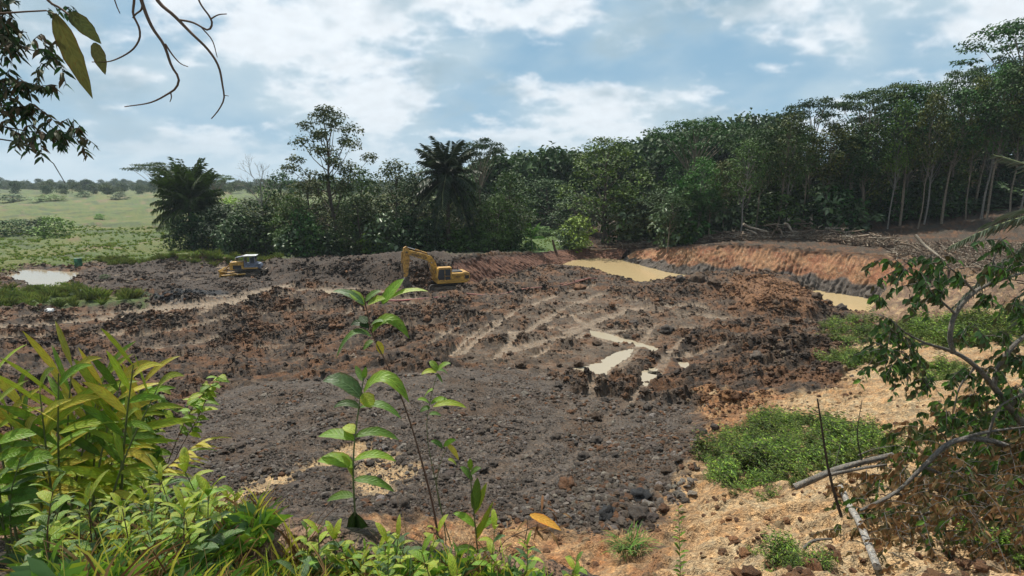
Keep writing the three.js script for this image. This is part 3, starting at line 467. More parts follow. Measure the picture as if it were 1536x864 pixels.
// ---------------------------------------------------------------- the wood round the pit
const where = (px) => px < 480 ? 'behind the bulldozer' : px < 620 ? 'between the bulldozer and the excavator' : px < 780 ? 'behind the excavator' : px < 890 ? 'behind the clearing' : 'beyond the upper pond';
const above = (px) => px < 1080 ? 'beyond the upper pond' : px < 1250 ? 'behind the brush heap' : px < 1360 ? 'above the lower pond' : 'behind the cleared bench';
const look = { round1: 'dark dense', round2: 'olive-green dense', round3: 'light green airy', slim1: 'straight pale-trunked', slim2: 'crooked pale-trunked', slim3: 'grey-trunked light green', shrub1: 'dark small-leaved', shrub2: 'shiny large-leaved', shrub3: 'bright green' };

const edge = 'trees along the edge of the wood';
plant('palm', 'oil_palm', 283, 250, 112, 88, 'dark feathery oil palm standing alone on the grass bank', 'palm');
plant('umbrella', 'umbrella_tree', 248, 243, 165, 76, 'thin flat-topped tree reaching out behind the lone oil palm', 'tree');
plant('umbrella', 'umbrella_tree', 322, 260, 190, 52, 'small flat-topped tree far behind the oil palm', 'tree');
plant('bare', 'bare_tree', 392, 234, 104, 60, 'leafless grey tree with fine twigs beside the wood', 'tree');
plant('open', 'emergent_tree', 500, 156, 100, 128, 'tallest open-crowned tree rising over the wood left of the excavator', 'tree', undefined, { turn: 2.2 });
plant('sugar', 'sugar_palm', 672, 216, 97, 96, 'dark drooping palm behind the excavator', 'palm');
plant('umbrella', 'umbrella_tree', 716, 208, 106, 84, 'slender pale-stemmed flat-topped tree beside the drooping palm', 'tree');
plant('spread', 'spreading_tree', 905, 204, 112, 150, 'broad many-limbed tree behind the upper pond', 'tree');
plant('umbrella', 'umbrella_tree', 1035, 176, 108, 118, 'layered flat-topped tree above the brush heap', 'tree', undefined, { turn: 1 });
plant('round1', 'round_tree', 1032, 206, 112, 74, 'dark round-crowned tree under the layered flat-topped tree', 'tree');
plant('umbrella', 'umbrella_tree', 1522, 24, 105, 170, 'high layered flat-topped tree on the hill above the wood', 'tree', undefined, { turn: 3 });
for (const [k, px, top, z, w] of [['round2', 352, 318, 118, 60], ['round1', 420, 258, 108, 78], ['round2', 462, 268, 102, 84], ['round1', 440, 292, 98, 70], ['round3', 395, 282, 112, 62], ['round1', 545, 252, 106, 84], ['round2', 590, 240, 102, 96], ['round1', 622, 262, 98, 74], ['round2', 540, 296, 96, 80], ['round1', 700, 268, 98, 70], ['round2', 760, 256, 98, 78], ['round1', 745, 292, 94, 64], ['round3', 640, 250, 112, 80], ['round3', 500, 262, 112, 84], ['round3', 825, 268, 138, 110], ['round3', 790, 262, 150, 96], ['round1', 868, 290, 126, 90], ['round2', 960, 300, 108, 80], ['round1', 990, 286, 112, 80], ['round3', 940, 300, 124, 90]])
  plant(k, 'broadleaf_tree', px, top, z, w, `${look[k]} tree in the edge of the wood ${where(px)}`, 'tree', edge);
{ const R = rng(300), tops = [[985, 262], [1060, 226], [1130, 186], [1190, 150], [1260, 158], [1320, 124], [1400, 116], [1450, 104], [1500, 78], [1570, 56], [1680, 40]];
  const topAt = (px) => { for (let i = 1; i < tops.length; i++) if (px < tops[i][0]) { const [a, b] = [tops[i - 1], tops[i]]; return mix(a[1], b[1], (px - a[0]) / (b[0] - a[0])); } return 40; };
  const kinds = ['slim1', 'slim2', 'slim3', 'round1', 'round2'];
  for (let i = 0; i < 26; i++) { const px = 1000 + i * 23.5 + (R() - 0.5) * 18, z = 91 + R() * 5 - (px > 1300 ? (px - 1300) * 0.035 : 0); plant(kinds[i % 3], 'slender_tree', px, topAt(px) + 4 + 74 * R() * R(), z, 40 + R() * 34, `slender ${look[kinds[i % 3]]} tree in the front row of the wood ${above(px)}`, 'tree', 'slender trees above the bank'); }
  for (let i = 0; i < 30; i++) { const px = 1005 + i * 21 + (R() - 0.5) * 20, z = 99 + R() * 8, k = kinds[i % 5]; plant(k, 'wood_tree', px, topAt(px) + 22 + R() * 60, z, 52 + R() * 34, `tall ${look[k]} tree inside the wood ${above(px)}`, 'tree', 'trees inside the wood above the bank'); }
  for (let i = 0; i < 26; i++) { const px = 1010 + i * 26 + (R() - 0.5) * 20, z = 108 + R() * 10; plant(kinds[3 + i % 2], 'wood_tree', px, topAt(px) + 70 + R() * 50, z, 100 + R() * 30, `lower ${look[kinds[3 + i % 2]]} tree filling the wood ${above(px)}`, 'tree', 'trees inside the wood above the bank'); }
  for (const [px, dy, w, t] of [[1120, -4, 90, 0.3], [1212, -8, 84, 1.4], [1296, -6, 96, 2.2], [1342, 0, 90, 3], [1424, -4, 92, 4], [1464, -10, 80, 5]]) plant('umbrella', 'umbrella_tree', px, topAt(px) + dy, 97, w, `flat-topped tree breaking the skyline of the wood ${above(px)}`, 'tree', 'flat-topped trees on the skyline of the wood', { turn: t });
  for (let i = 0; i < 46; i++) { const px = 930 + i * 15.5 + (R() - 0.5) * 14, z = 93 + R() * 8 + (px < 1000 ? 14 : 0); plant(['shrub1', 'shrub1', 'shrub2'][i % 3], 'shrub', px, 316 - R() * 46, z, 44 + R() * 26, `${look[['shrub1', 'shrub1', 'shrub2'][i % 3]]} shrub at the foot of the wood ${above(px)}`, 'shrub', 'shrubs at the foot of the wood above the bank'); }
  for (let i = 0; i < 44; i++) { const px = 335 + i * 11.5 + (R() - 0.5) * 10; if (px > 775 && px < 860 || px > 850) continue; const z = 94 + R() * 6 + (px < 420 ? 8 : 0); plant(['shrub1', 'shrub2', 'shrub1', 'shrub3'][i % 4], 'shrub', px, 356 - R() * 40, z, 34 + R() * 24, `${look[['shrub1', 'shrub2', 'shrub1', 'shrub3'][i % 4]]} shrub at the foot of the trees ${where(px)}`, 'shrub', 'shrubs at the foot of the trees behind the machines'); }
  for (let i = 0; i < 18; i++) { const px = 340 + i * 27 + (R() - 0.5) * 16; if (px > 770) continue; plant(kinds[3 + i % 2], 'broadleaf_tree', px, 285 + R() * 24, 104 + R() * 8, 90, `low ${look[kinds[3 + i % 2]]} tree filling the wood ${where(px)}`, 'tree', edge); }
}
plant('shrub3', 'shrub', 868, 326, 106, 54, 'bright green feathery shrub at the corner of the upper pond', 'shrub');
plant('shrub2', 'shrub', 852, 344, 106, 30, 'small large-leaved shrub beside the leaning post', 'shrub');
plant('smallPalm', 'young_palm', 797, 338, 104, 44, 'young pale-green palm on the bright grass of the clearing', 'palm');
for (let i = 0; i < 6; i++) plant('shrub3', 'shrub', 776 + i * 17, 352 - (i % 3) * 6, 126 + (i % 2) * 8, 44, 'light green bush at the back of the grass clearing', 'shrub', 'bushes behind the clearing');

// far woods: one mass each
function scatter(name, proto, list, kind = 'stuff', label) { // proto: group whose meshes are drawn at each [x, y, z, scale, turn, squash]
  const meshes = []; proto.updateMatrixWorld(true); proto.traverse((m) => { if (m.isMesh) meshes.push(m); });
  meshes.forEach((m) => {
    const im = new THREE.InstancedMesh(m.geometry, m.material, list.length), mt = new THREE.Matrix4(), q = new THREE.Quaternion(), up = V(0, 1, 0), col = new THREE.Color();
    list.forEach(([x, y, z, s, t, sq = 1, k], i) => { mt.compose(V(x, y, z), q.setFromAxisAngle(up, t), V(s, s * sq, s)); im.setMatrixAt(i, mt); if (k) im.setColorAt(i, col.setRGB(k[0], k[1], k[2])); });
    im.name = numbered(name); im.userData.kind = kind; if (label) im.userData.label = label; im.castShadow = im.receiveShadow = true; scene.add(im);
  });
}
{ const R = rng(400), mk = (seed, ca, cb) => { const r = rng(seed), L = new Leaves(); for (let t = 0; t < 16; t++) { const a = t * 2.4, rad = 3.2 * Math.sqrt(r()); clump(L, r, V(Math.cos(a) * rad, 4.2 + 4.5 * r() * (1 - rad / 5.5), Math.sin(a) * rad), 1.7, 1.2, 26, 0.95, ca, cb); } for (let t = 0; t < 8; t++) clump(L, r, V((r() - .5) * 6, 1.6 + r() * 1.6, (r() - .5) * 6), 1.6, 1.5, 16, 0.9, ca, cb); const g = new THREE.Group(); part('crown', L.geo(), M.leaf, g); return g; };
  const far1 = mk(401, G.deep, G.mid), far2 = mk(402, G.mid, G.olive), hill = [], horizon = [], horizon2 = [];
  const put = (list, px, z, s, sq) => { const p = atDepth(px, 300, z); list.push([p.x, EYE - baseDrop(p.x, z) - 0.4, -z, s, R() * 6.28, sq]); };
  for (let i = 0; i < 520; i++) { const px = 700 + R() * 480, z = 150 + R() * 210; put(hill, px, z, 1.1 + R() * 0.8, 1.05 + R() * 0.35); }
  for (let i = 0; i < 2300; i++) { const z = 420 + 1500 * R() * R(), px = -500 + R() * 1500; if (z < 600 && px < 420 && noiseA(px * 0.02, z * 0.02) < 0.15) continue; put(i % 2 ? horizon : horizon2, px, z, (z < 700 ? 0.5 : 0.8) + R() * 0.7, 0.8 + R() * 0.6); }
  scatter('far_wood', far1, hill, 'stuff', 'wooded rise behind the clearing and the ponds'); scatter('far_wood', far1, horizon, 'stuff', 'belt of trees along the horizon'); scatter('far_wood', far2, horizon2, 'stuff', 'belt of trees along the horizon');
}
// ---------------------------------------------------------------- the cut banks with bucket marks
function cutBank(i0, i1, seed, o) {
  // resample the foot of the cut between two of its corners
  const A = foot.slice(i0, i1 + 1), lens = [0]; for (let i = 1; i < A.length; i++) lens.push(lens[i - 1] + Math.hypot(A[i][0] - A[i - 1][0], A[i][1] - A[i - 1][1]));
  const curve = new THREE.CatmullRomCurve3(A.map(([x, z]) => V(x, 0, z)), false, 'catmullrom', 0.2), total = lens[lens.length - 1], nu = Math.round(total / 0.085), nv = 52, pos = [], col = [], uv = [], idx = [], R = rng(seed);
  for (let i = 0; i <= nu; i++) {
    const t = i / nu, p = curve.getPointAt(t), d = curve.getTangentAt(t), nx = -d.z, nz = d.x, u = t * total;               // n points behind the foot
    const tx = p.x + nx * (BANK_RUN + 0.25), tz = p.z + nz * (BANK_RUN + 0.25), topD = back(tx, tz) - 0.06, footD = 14.5;
    const bulge = 0.35 * noiseA(u * 0.12, seed), tip = 0.25 * noiseB(u * 0.5, seed + 3);
    for (let j = 0; j <= nv; j++) {
      const v = j / nv, run = mix(-0.15, BANK_RUN + 0.3, Math.pow(v, 1.15)) + bulge * Math.sin(v * 3.1), D = mix(footD, topD, v) + tip * v * v * 0.4;
      const lean = u + o.slant * v, wob = 0.45 * noiseC(u * 0.22, v * 1.4) + 0.25 * noiseA(u * 0.9, v * 2), ph = (lean + wob) / o.pitch, band = clamp(o.grey + 0.10 * noiseA(u * 0.3, 5) - v, -1, 1);
      const ridge = 1 - Math.abs(((ph % 1) + 1) % 1 * 2 - 1), row = v * 9 + 0.15 * noiseB(u, v * 3), bite = Math.abs(Math.sin(Math.PI * (row + (Math.floor(ph) % 2) * 0.5)));
      const greyed = sstep(-0.03, 0.05, band), amp = mix(o.amp, o.amp * 1.7, greyed) * clamp(0.5 + 0.75 * noiseB(u * 0.22, v * 1.6), 0.08, 1.2);
      const out = amp * (Math.pow(ridge, 0.8) - 0.4) * mix(1, 0.45 + 0.75 * bite, greyed) + 0.22 * noiseA(u * 0.33, v * 1.5 + 9) + 0.10 * noiseC(u * 1.4, v * 5) + 0.03 * noiseA(u * 6, v * 16);
      const edge = 1 - sstep(0.93, 1, v), r = run - out * edge;
      pos.push(p.x + nx * r, EYE - D + (1 - edge) * 0.02, -(p.z + nz * r)); uv.push(u / 2.4, v * 5 / 2.4);
      const n1 = fbm(noiseB, u * 0.25, v * 2.4 + seed, 3), n2 = noiseC(u * 1.7, v * 9), n3 = noiseA(u * 5, v * 22);
      let k = m3(o.c1, o.c2, sstep(-0.45, 0.45, n1 + 0.3 * n2)); k = m3(k, o.c3, sstep(0.15, 0.7, n2 * 0.6 + 0.4 * n3 + 0.25 * noiseA(u * 0.4, v)) * 0.8); k = m3(k, C.mudDark, sstep(0.86, 1, v + 0.06 * n2) * 0.7);
      k = m3(k, m3([0.150, 0.140, 0.125], [0.085, 0.078, 0.070], 0.5 + 0.5 * n2), greyed * 0.92); col.push(...k);
      if (i && j) { const a = (i - 1) * (nv + 1) + j - 1, b = a + nv + 1; idx.push(a, b, a + 1, b, b + 1, a + 1); }
    }
  }
  const g = new THREE.BufferGeometry(); g.setAttribute('position', new THREE.Float32BufferAttribute(pos, 3)); g.setAttribute('color', new THREE.Float32BufferAttribute(col, 3)); g.setAttribute('uv', new THREE.Float32BufferAttribute(uv, 2)); g.setIndex(idx); g.computeVertexNormals();
  const m = struct('cut_bank', g, bankMat); delete m.userData.label; return m;
}
const bankMat = new THREE.MeshStandardMaterial({ vertexColors: true, map: earthMap, bumpMap: earthBump, bumpScale: 0.04, roughness: 0.92, side: THREE.DoubleSide });
cutBank(2, 8, 61, { pitch: 0.95, slant: 2.6, amp: 0.22, grey: 0.02, c1: [0.23, 0.095, 0.050], c2: [0.17, 0.070, 0.040], c3: [0.33, 0.165, 0.095] });
cutBank(8, 14, 62, { pitch: 0.78, slant: 0.35, amp: 0.34, grey: 0.44, c1: [0.50, 0.260, 0.125], c2: [0.38, 0.150, 0.070], c3: [0.60, 0.410, 0.240] });

// ---------------------------------------------------------------- clods and stones
function lump(seed, detail, flat = 0.75, rough = 0.28) { const g = mergeVertices(new THREE.IcosahedronGeometry(1, detail).deleteAttribute('uv').deleteAttribute('normal'), 1e-4), p = g.attributes.position, v = V(0, 0, 0); for (let i = 0; i < p.count; i++) { v.fromBufferAttribute(p, i); const k = 1 + rough * noise3(v.x * 1.1 + seed * 9, v.y * 1.1, v.z * 1.1) + rough * 0.55 * noise3(v.x * 2.7, v.y * 2.7 + seed, v.z * 2.7); p.setXYZ(i, v.x * k * 1.1, v.y * k * flat, v.z * k * 0.92); } const f = detail > 1 ? g : g.toNonIndexed(); f.computeVertexNormals(); const n = f.attributes.position.count, q = new Float32Array(n * 2); for (let i = 0; i < n; i++) { q[i * 2] = f.attributes.position.getX(i) * 0.3; q[i * 2 + 1] = f.attributes.position.getZ(i) * 0.3 + f.attributes.position.getY(i) * 0.2; } f.setAttribute('uv', new THREE.BufferAttribute(q, 2)); return f; }
const clodMat = new THREE.MeshStandardMaterial({ color: 0xffffff, map: earthMap, bumpMap: earthBump, bumpScale: 0.02, roughness: 0.9 });
function strew(name, label, geos, list) { // list of [x, y, z, size, rgb]
  const R = rng(name.length * 31 + list.length), by = geos.map(() => []); list.forEach((e) => by[Math.floor(R() * geos.length)].push(e));
  by.forEach((es, k) => { if (!es.length) return; const im = new THREE.InstancedMesh(geos[k], clodMat, es.length), m = new THREE.Matrix4(), q = new THREE.Quaternion(), e = new THREE.Euler(), c = new THREE.Color();
    es.forEach(([x, y, z, s, rgb], i) => { e.set((R() - 0.5) * 0.9, R() * 6.28, (R() - 0.5) * 0.9); m.compose(V(x, y, z), q.setFromEuler(e), V(s * (0.8 + 0.5 * R()), s * (0.7 + 0.5 * R()), s * (0.8 + 0.5 * R()))); im.setMatrixAt(i, m); im.setColorAt(i, c.setRGB(...rgb)); });
    im.name = numbered(name); im.userData.kind = 'stuff'; im.userData.label = label; im.castShadow = im.receiveShadow = true; scene.add(im); });
}
const small = [lump(1, 1), lump(2, 1), lump(3, 1)], mid = [lump(4, 1, 0.8, 0.5), lump(5, 1, 0.65, 0.5), lump(6, 1, 0.85, 0.55)];
{
  const R = rng(500), gravel = [], mud = [], crumbs = [], jit = (c, k, j = 0.35) => { const f = k * (1 + (R() - 0.5) * 2 * j); return [c[0] * f, c[1] * f * (0.97 + 0.06 * R()), c[2] * f * (0.92 + 0.16 * R())]; };
  const memo = new Map(), node = (i, j) => { const k = i * 4096 + j; let v = memo.get(k); if (!v) memo.set(k, v = hitBase(i * 12, j * 4)); return v; };
  const pick = (px0, px1, py0, py1) => { const px = px0 + R() * (px1 - px0), py = py0 + R() * (py1 - py0), i = Math.floor(px / 12), j = Math.floor(py / 4), u = px / 12 - i, v = py / 4 - j; return node(i, j).clone().lerp(node(i + 1, j), u).lerp(node(i, j + 1).clone().lerp(node(i + 1, j + 1), u), v); };
  for (let i = 0; i < 120000; i++) { // evenly over the picture of the heap, so as densely as it can be seen
    const p = pick(180, 1075, 548, 815), x = p.x, z = -p.z, w = 0.5 * noiseA(x * 0.7, z * 0.7) + 0.25 * noiseB(x * 2.1, z * 2.1), k = inZone('gravel', x, z, 0.9, w * 0.9 - 0.15);
    if (k < R() || z < 10.5) continue; const coarse = noiseC(x * 0.5 + 9, z * 0.9); if (R() > 0.62 + 0.5 * coarse) continue; if (rut(x, z)[0] > 0.5 && R() < 0.75) continue; if (inZone('streak', x, z, 0.2, w * 0.7) > R() * 1.1 || inZone('streak2', x, z, 0.4, w) > R() * 1.25) continue;
    const chunky = sstep(-0.2, 0.5, noiseC(x * 0.25 + 3, z * 0.25) + (x > 2 ? 0.35 : -0.2)), s = (0.008 + 0.020 * R()) * (1 + 0.5 * coarse) + (R() < 0.07 ? 0.05 * R() : 0) + chunky * 0.09 * R() ** 4;
    const pale = R() < 0.17; gravel.push([x, heightAt(x, z) + s * 0.25, -z, s, pale ? jit([0.30, 0.26, 0.22], 1) : R() < 0.2 + (x > 2 ? 0.2 : 0) ? jit(R() < 0.5 ? C.mudRed : C.mud, 0.95) : jit(C.gravel, 0.95)]);
  }
  for (let i = 0; i < 190000; i++) {
    const p = i < 110000 ? pick(-20, 1300, 386, 700) : pick(-20, 1300, 386, 520), x = p.x, z = -p.z; if (z > 112 || z < 11) continue; const c = cover(x, z); if (c.gravel > 0.5 || Math.max(c.field, c.verge, c.floor) > 0.4 || c.sand > 0.6 && R() < 0.8) continue; if (c.rut > 0.4 && R() < 0.95 || c.packed > 0.4 && R() < 0.6) continue;
    const rough = roughness(x, z); if (R() > 0.22 + rough * 0.9) continue;
    let wet = false; for (const w of waters) if (within(w.box, x, z) && polySide(w.P, x, z) > -0.2) wet = true; if (wet) continue;
    const s = (0.018 + 0.032 * R() + (0.05 + 0.11 * rough) * R() ** 6) * (0.7 + z / 90), n = noiseC(x * 0.3, z * 0.3), col = c.orange > 0.5 || c.red > 0.5 ? jit(R() < 0.5 ? C.orange : C.mudRed, 0.75) : R() < 0.12 ? jit(C.dry, 0.7) : n > 0.15 ? jit(C.mudRed, 0.95) : jit(C.mud, 0.85, 0.5);
    const own = c.orange > 0.5 || c.red > 0.5 || R() < 0.15 ? col : jit(groundColor(x, z, c), 1.0, 0.3); mud.push([x, heightAt(x, z) + s * 0.1, -z, s, own]);
  }
  for (let i = 0; i < 9000; i++) { const p = pick(560, 1500, 590, 900), x = p.x, z = -p.z; if (z < 5) continue; const c = cover(x, z), near = c.sand + c.orange + c.lower; if (c.gravel > 0.6 || near < 0.5) continue; const dens = 0.04 + 0.75 * c.orange + 0.5 * sstep(0.25, 0.55, noiseA(x * 0.6, z * 0.6)); if (R() > dens) continue; const s = 0.012 + 0.03 * R() + 0.07 * R() ** 4 + c.orange * 0.05 * R(); crumbs.push([x, heightAt(x, z) + s * 0.2, -z, s, R() < 0.3 ? jit(C.mudRed, 1.1) : R() < 0.3 ? jit(C.sand, 0.9) : jit(C.orange, 0.85)]); }
  strew('gravel', 'dark crushed gravel spread over the heap below the bank', small, gravel); strew('mud_clods', 'churned clods of brown mud across the pit', mid, mud); strew('clay_crumbs', 'crumbs of orange clay on the sandy slope', small, crumbs);
  console.log('clods', gravel.length, mud.length, crumbs.length);
  // the largest clods, each a piece of its own
  const big = [lump(14, 3, 0.8, 0.34), lump(15, 3, 0.7, 0.34), lump(16, 3, 0.9, 0.38), lump(17, 3, 0.75, 0.3)].map((g) => g), tones = [C.gravel, C.gravel2, C.mud, C.mudRed, C.coal, C.orange].map((c) => new THREE.MeshStandardMaterial({ color: new THREE.Color().setRGB(...c), map: earthMap, bumpMap: earthBump, bumpScale: 0.03, roughness: 0.85 }));
  const clod = (px, py, wpx, tone, k) => { const p = groundAt(px, py), r = wpx * (Math.hypot(p.z, EYE - p.y)) / F / 2, m = part('clod', big[k % 4], tones[tone], ground); m.position.copy(p); m.position.y += r * 0.35; m.scale.set(r, r, r); m.rotation.set(0, k * 2.1, 0); };
  [[960, 757, 26, 4], [957, 785, 30, 1], [912, 783, 24, 4], [1000, 712, 16, 2], [850, 740, 24, 3], [722, 710, 18, 0], [600, 770, 22, 0], [895, 520, 14, 2], [1135, 547, 20, 0], [868, 548, 14, 2], [893, 632, 16, 2], [895, 665, 18, 1], [875, 690, 16, 1], [780, 553, 18, 2], [815, 498, 12, 2], [765, 555, 16, 2], [640, 545, 14, 2], [870, 435, 18, 3], [1045, 424, 20, 2], [1070, 430, 18, 2], [1020, 426, 14, 1], [1240, 455, 14, 2], [1262, 464, 14, 1], [1225, 448, 16, 2], [1000, 500, 18, 1], [950, 490, 14, 1], [1100, 610, 14, 3], [1130, 590, 16, 3], [1010, 600, 16, 2], [965, 600, 14, 2], [525, 612, 14, 1], [1020, 660, 12, 2], [995, 775, 14, 3], [940, 805, 14, 2], [1095, 650, 10, 5], [1120, 640, 12, 5], [740, 700, 12, 0], [770, 640, 10, 0], [560, 640, 10, 0]].forEach(([x, y, w, t], i) => clod(x, y, w, t, i));
  for (let i = 0; i < 190; i++) { const px = 420 + R() * 820, py = 455 + Math.pow(R(), 1.3) * 320, p = hitBase(px, py), c = cover(p.x, -p.z); if (-p.z < 11 || c.sand > 0.4 || c.rut > 0.3) continue; clod(px, py, 8 + 6 * R() * R(), c.gravel > 0.5 ? (R() < 0.6 ? 1 : 0) : R() < 0.4 ? 3 : 2, i); }
}
// ---------------------------------------------------------------- machines
const { FontLoader } = await import('three/addons/loaders/FontLoader.js');
const { TextGeometry } = await import('three/addons/geometries/TextGeometry.js');
const font = await new FontLoader().loadAsync('fonts/droid/droid_sans_bold.typeface.json');
const dirt = grainTexture(512, [5, 17, 60, 160], [1, 1, 0.8, 0.6], 33, 0.42, 1.0, true, [0.05, 0, -0.1]);
const metal = (r, g, b, rough = 0.5, m = {}) => new THREE.MeshStandardMaterial({ color: new THREE.Color().setRGB(r, g, b), roughness: rough, map: dirt, ...m });
const K = { yellow: metal(0.78, 0.44, 0.08, 0.5), yellow2: metal(0.68, 0.38, 0.09, 0.6), black: metal(0.03, 0.03, 0.033, 0.6), steel: metal(0.20, 0.17, 0.14, 0.6, { metalness: 0.4 }), track: metal(0.10, 0.085, 0.07, 0.8), muddy: metal(0.27, 0.21, 0.16, 0.9), chrome: new THREE.MeshStandardMaterial({ color: 0xcccccc, metalness: 1, roughness: 0.2 }),
  glass: new THREE.MeshPhysicalMaterial({ color: new THREE.Color().setRGB(0.03, 0.04, 0.05), roughness: 0.06, specularIntensity: 1 }), white: metal(0.78, 0.80, 0.80, 0.45), blue: metal(0.20, 0.24, 0.34, 0.5), print: metal(0.05, 0.045, 0.10, 0.6), ink: metal(0.035, 0.035, 0.06, 0.6) };
const bx = (w, h, d, x, y, z, r = 0.04) => { const g = new RoundedBoxGeometry(w, h, d, 2, Math.min(r, w / 2.1, h / 2.1, d / 2.1)); g.translate(x, y, z); return g; };
const cyl = (r, l, x, y, z, axis = 'z', seg = 18, r2 = r) => { const g = new THREE.CylinderGeometry(r2, r, l, seg); if (axis === 'z') g.rotateX(Math.PI / 2); if (axis === 'x') g.rotateZ(Math.PI / 2); g.translate(x, y, z); return g; };
const plateGeo = (pts, d, z, bevel = 0.025) => { const g = new THREE.ExtrudeGeometry(new THREE.Shape(pts.map(([x, y]) => new THREE.Vector2(x, y))), { depth: d - 2 * bevel, bevelEnabled: true, bevelSize: bevel, bevelThickness: bevel, bevelSegments: 2, curveSegments: 6 }); g.translate(0, 0, z - d / 2 + bevel); return g; };
const rod = (ax, ay, bx_, by, r, z) => { const L = Math.hypot(bx_ - ax, by - ay), g = new THREE.CylinderGeometry(r, r, L, 12); g.rotateZ(Math.atan2(by - ay, bx_ - ax) - Math.PI / 2); g.translate((ax + bx_) / 2, (ay + by) / 2, z); return g; };
const clean = (list) => mergeGeometries(list.map((g) => { const q = g.index ? g.toNonIndexed() : g; for (const k of Object.keys(q.attributes)) if (!['position', 'normal', 'uv'].includes(k)) q.deleteAttribute(k); return q; }));
function crawler(root, half, rad, wide, z) { // one track: shoes round a frame with rollers; half = half distance between wheels
  const t = part('track_frame', clean([bx(half * 2 - rad, rad * 0.9, wide * 0.5, 0, rad, z, 0.06)]), K.muddy, root), per = 2 * half * 2 + 2 * Math.PI * rad, n = Math.round(per / 0.2), shoe = bx(0.185, 0.045, wide, 0, 0, 0, 0.01), bar = bx(0.03, 0.05, wide, 0.03, 0.03, 0, 0.008), pair = clean([shoe, bar]), list = [];
  for (let i = 0; i < n; i++) { let s = i / n * per, x, y, a; if (s < 2 * half) { x = -half + s; y = 2 * rad; a = 0; } else if ((s -= 2 * half) < Math.PI * rad) { a = -s / rad; x = half + Math.sin(-a) * rad; y = rad + Math.cos(a) * rad; } else if ((s -= Math.PI * rad) < 2 * half) { x = half - s; y = 0; a = Math.PI; } else { s -= 2 * half; a = Math.PI - s / rad; x = -half - Math.sin(s / rad) * rad; y = rad - Math.cos(s / rad) * rad; } list.push([x, y + 0.02 - (y > rad * 1.5 ? 0.03 * Math.sin((x + half) * 3) : 0), a]); }
  const merged = []; for (const [x, y, a] of list) { const g = pair.clone(); g.rotateZ(a); g.translate(x, y, z); merged.push(g); }
  part('track_shoes', mergeGeometries(merged), K.track, t);
  part('sprocket', cyl(rad * 0.86, wide * 0.4, -half, rad, z, 'z', 22), K.steel, root); part('idler', cyl(rad * 0.84, wide * 0.36, half, rad, z, 'z', 22), K.steel, root);
  for (let i = 0; i < 6; i++) part('roller', cyl(0.12, wide * 0.45, -half + rad + (i + 0.5) * (2 * half - 2 * rad) / 6, 0.17, z, 'z', 14), K.steel, root);
}
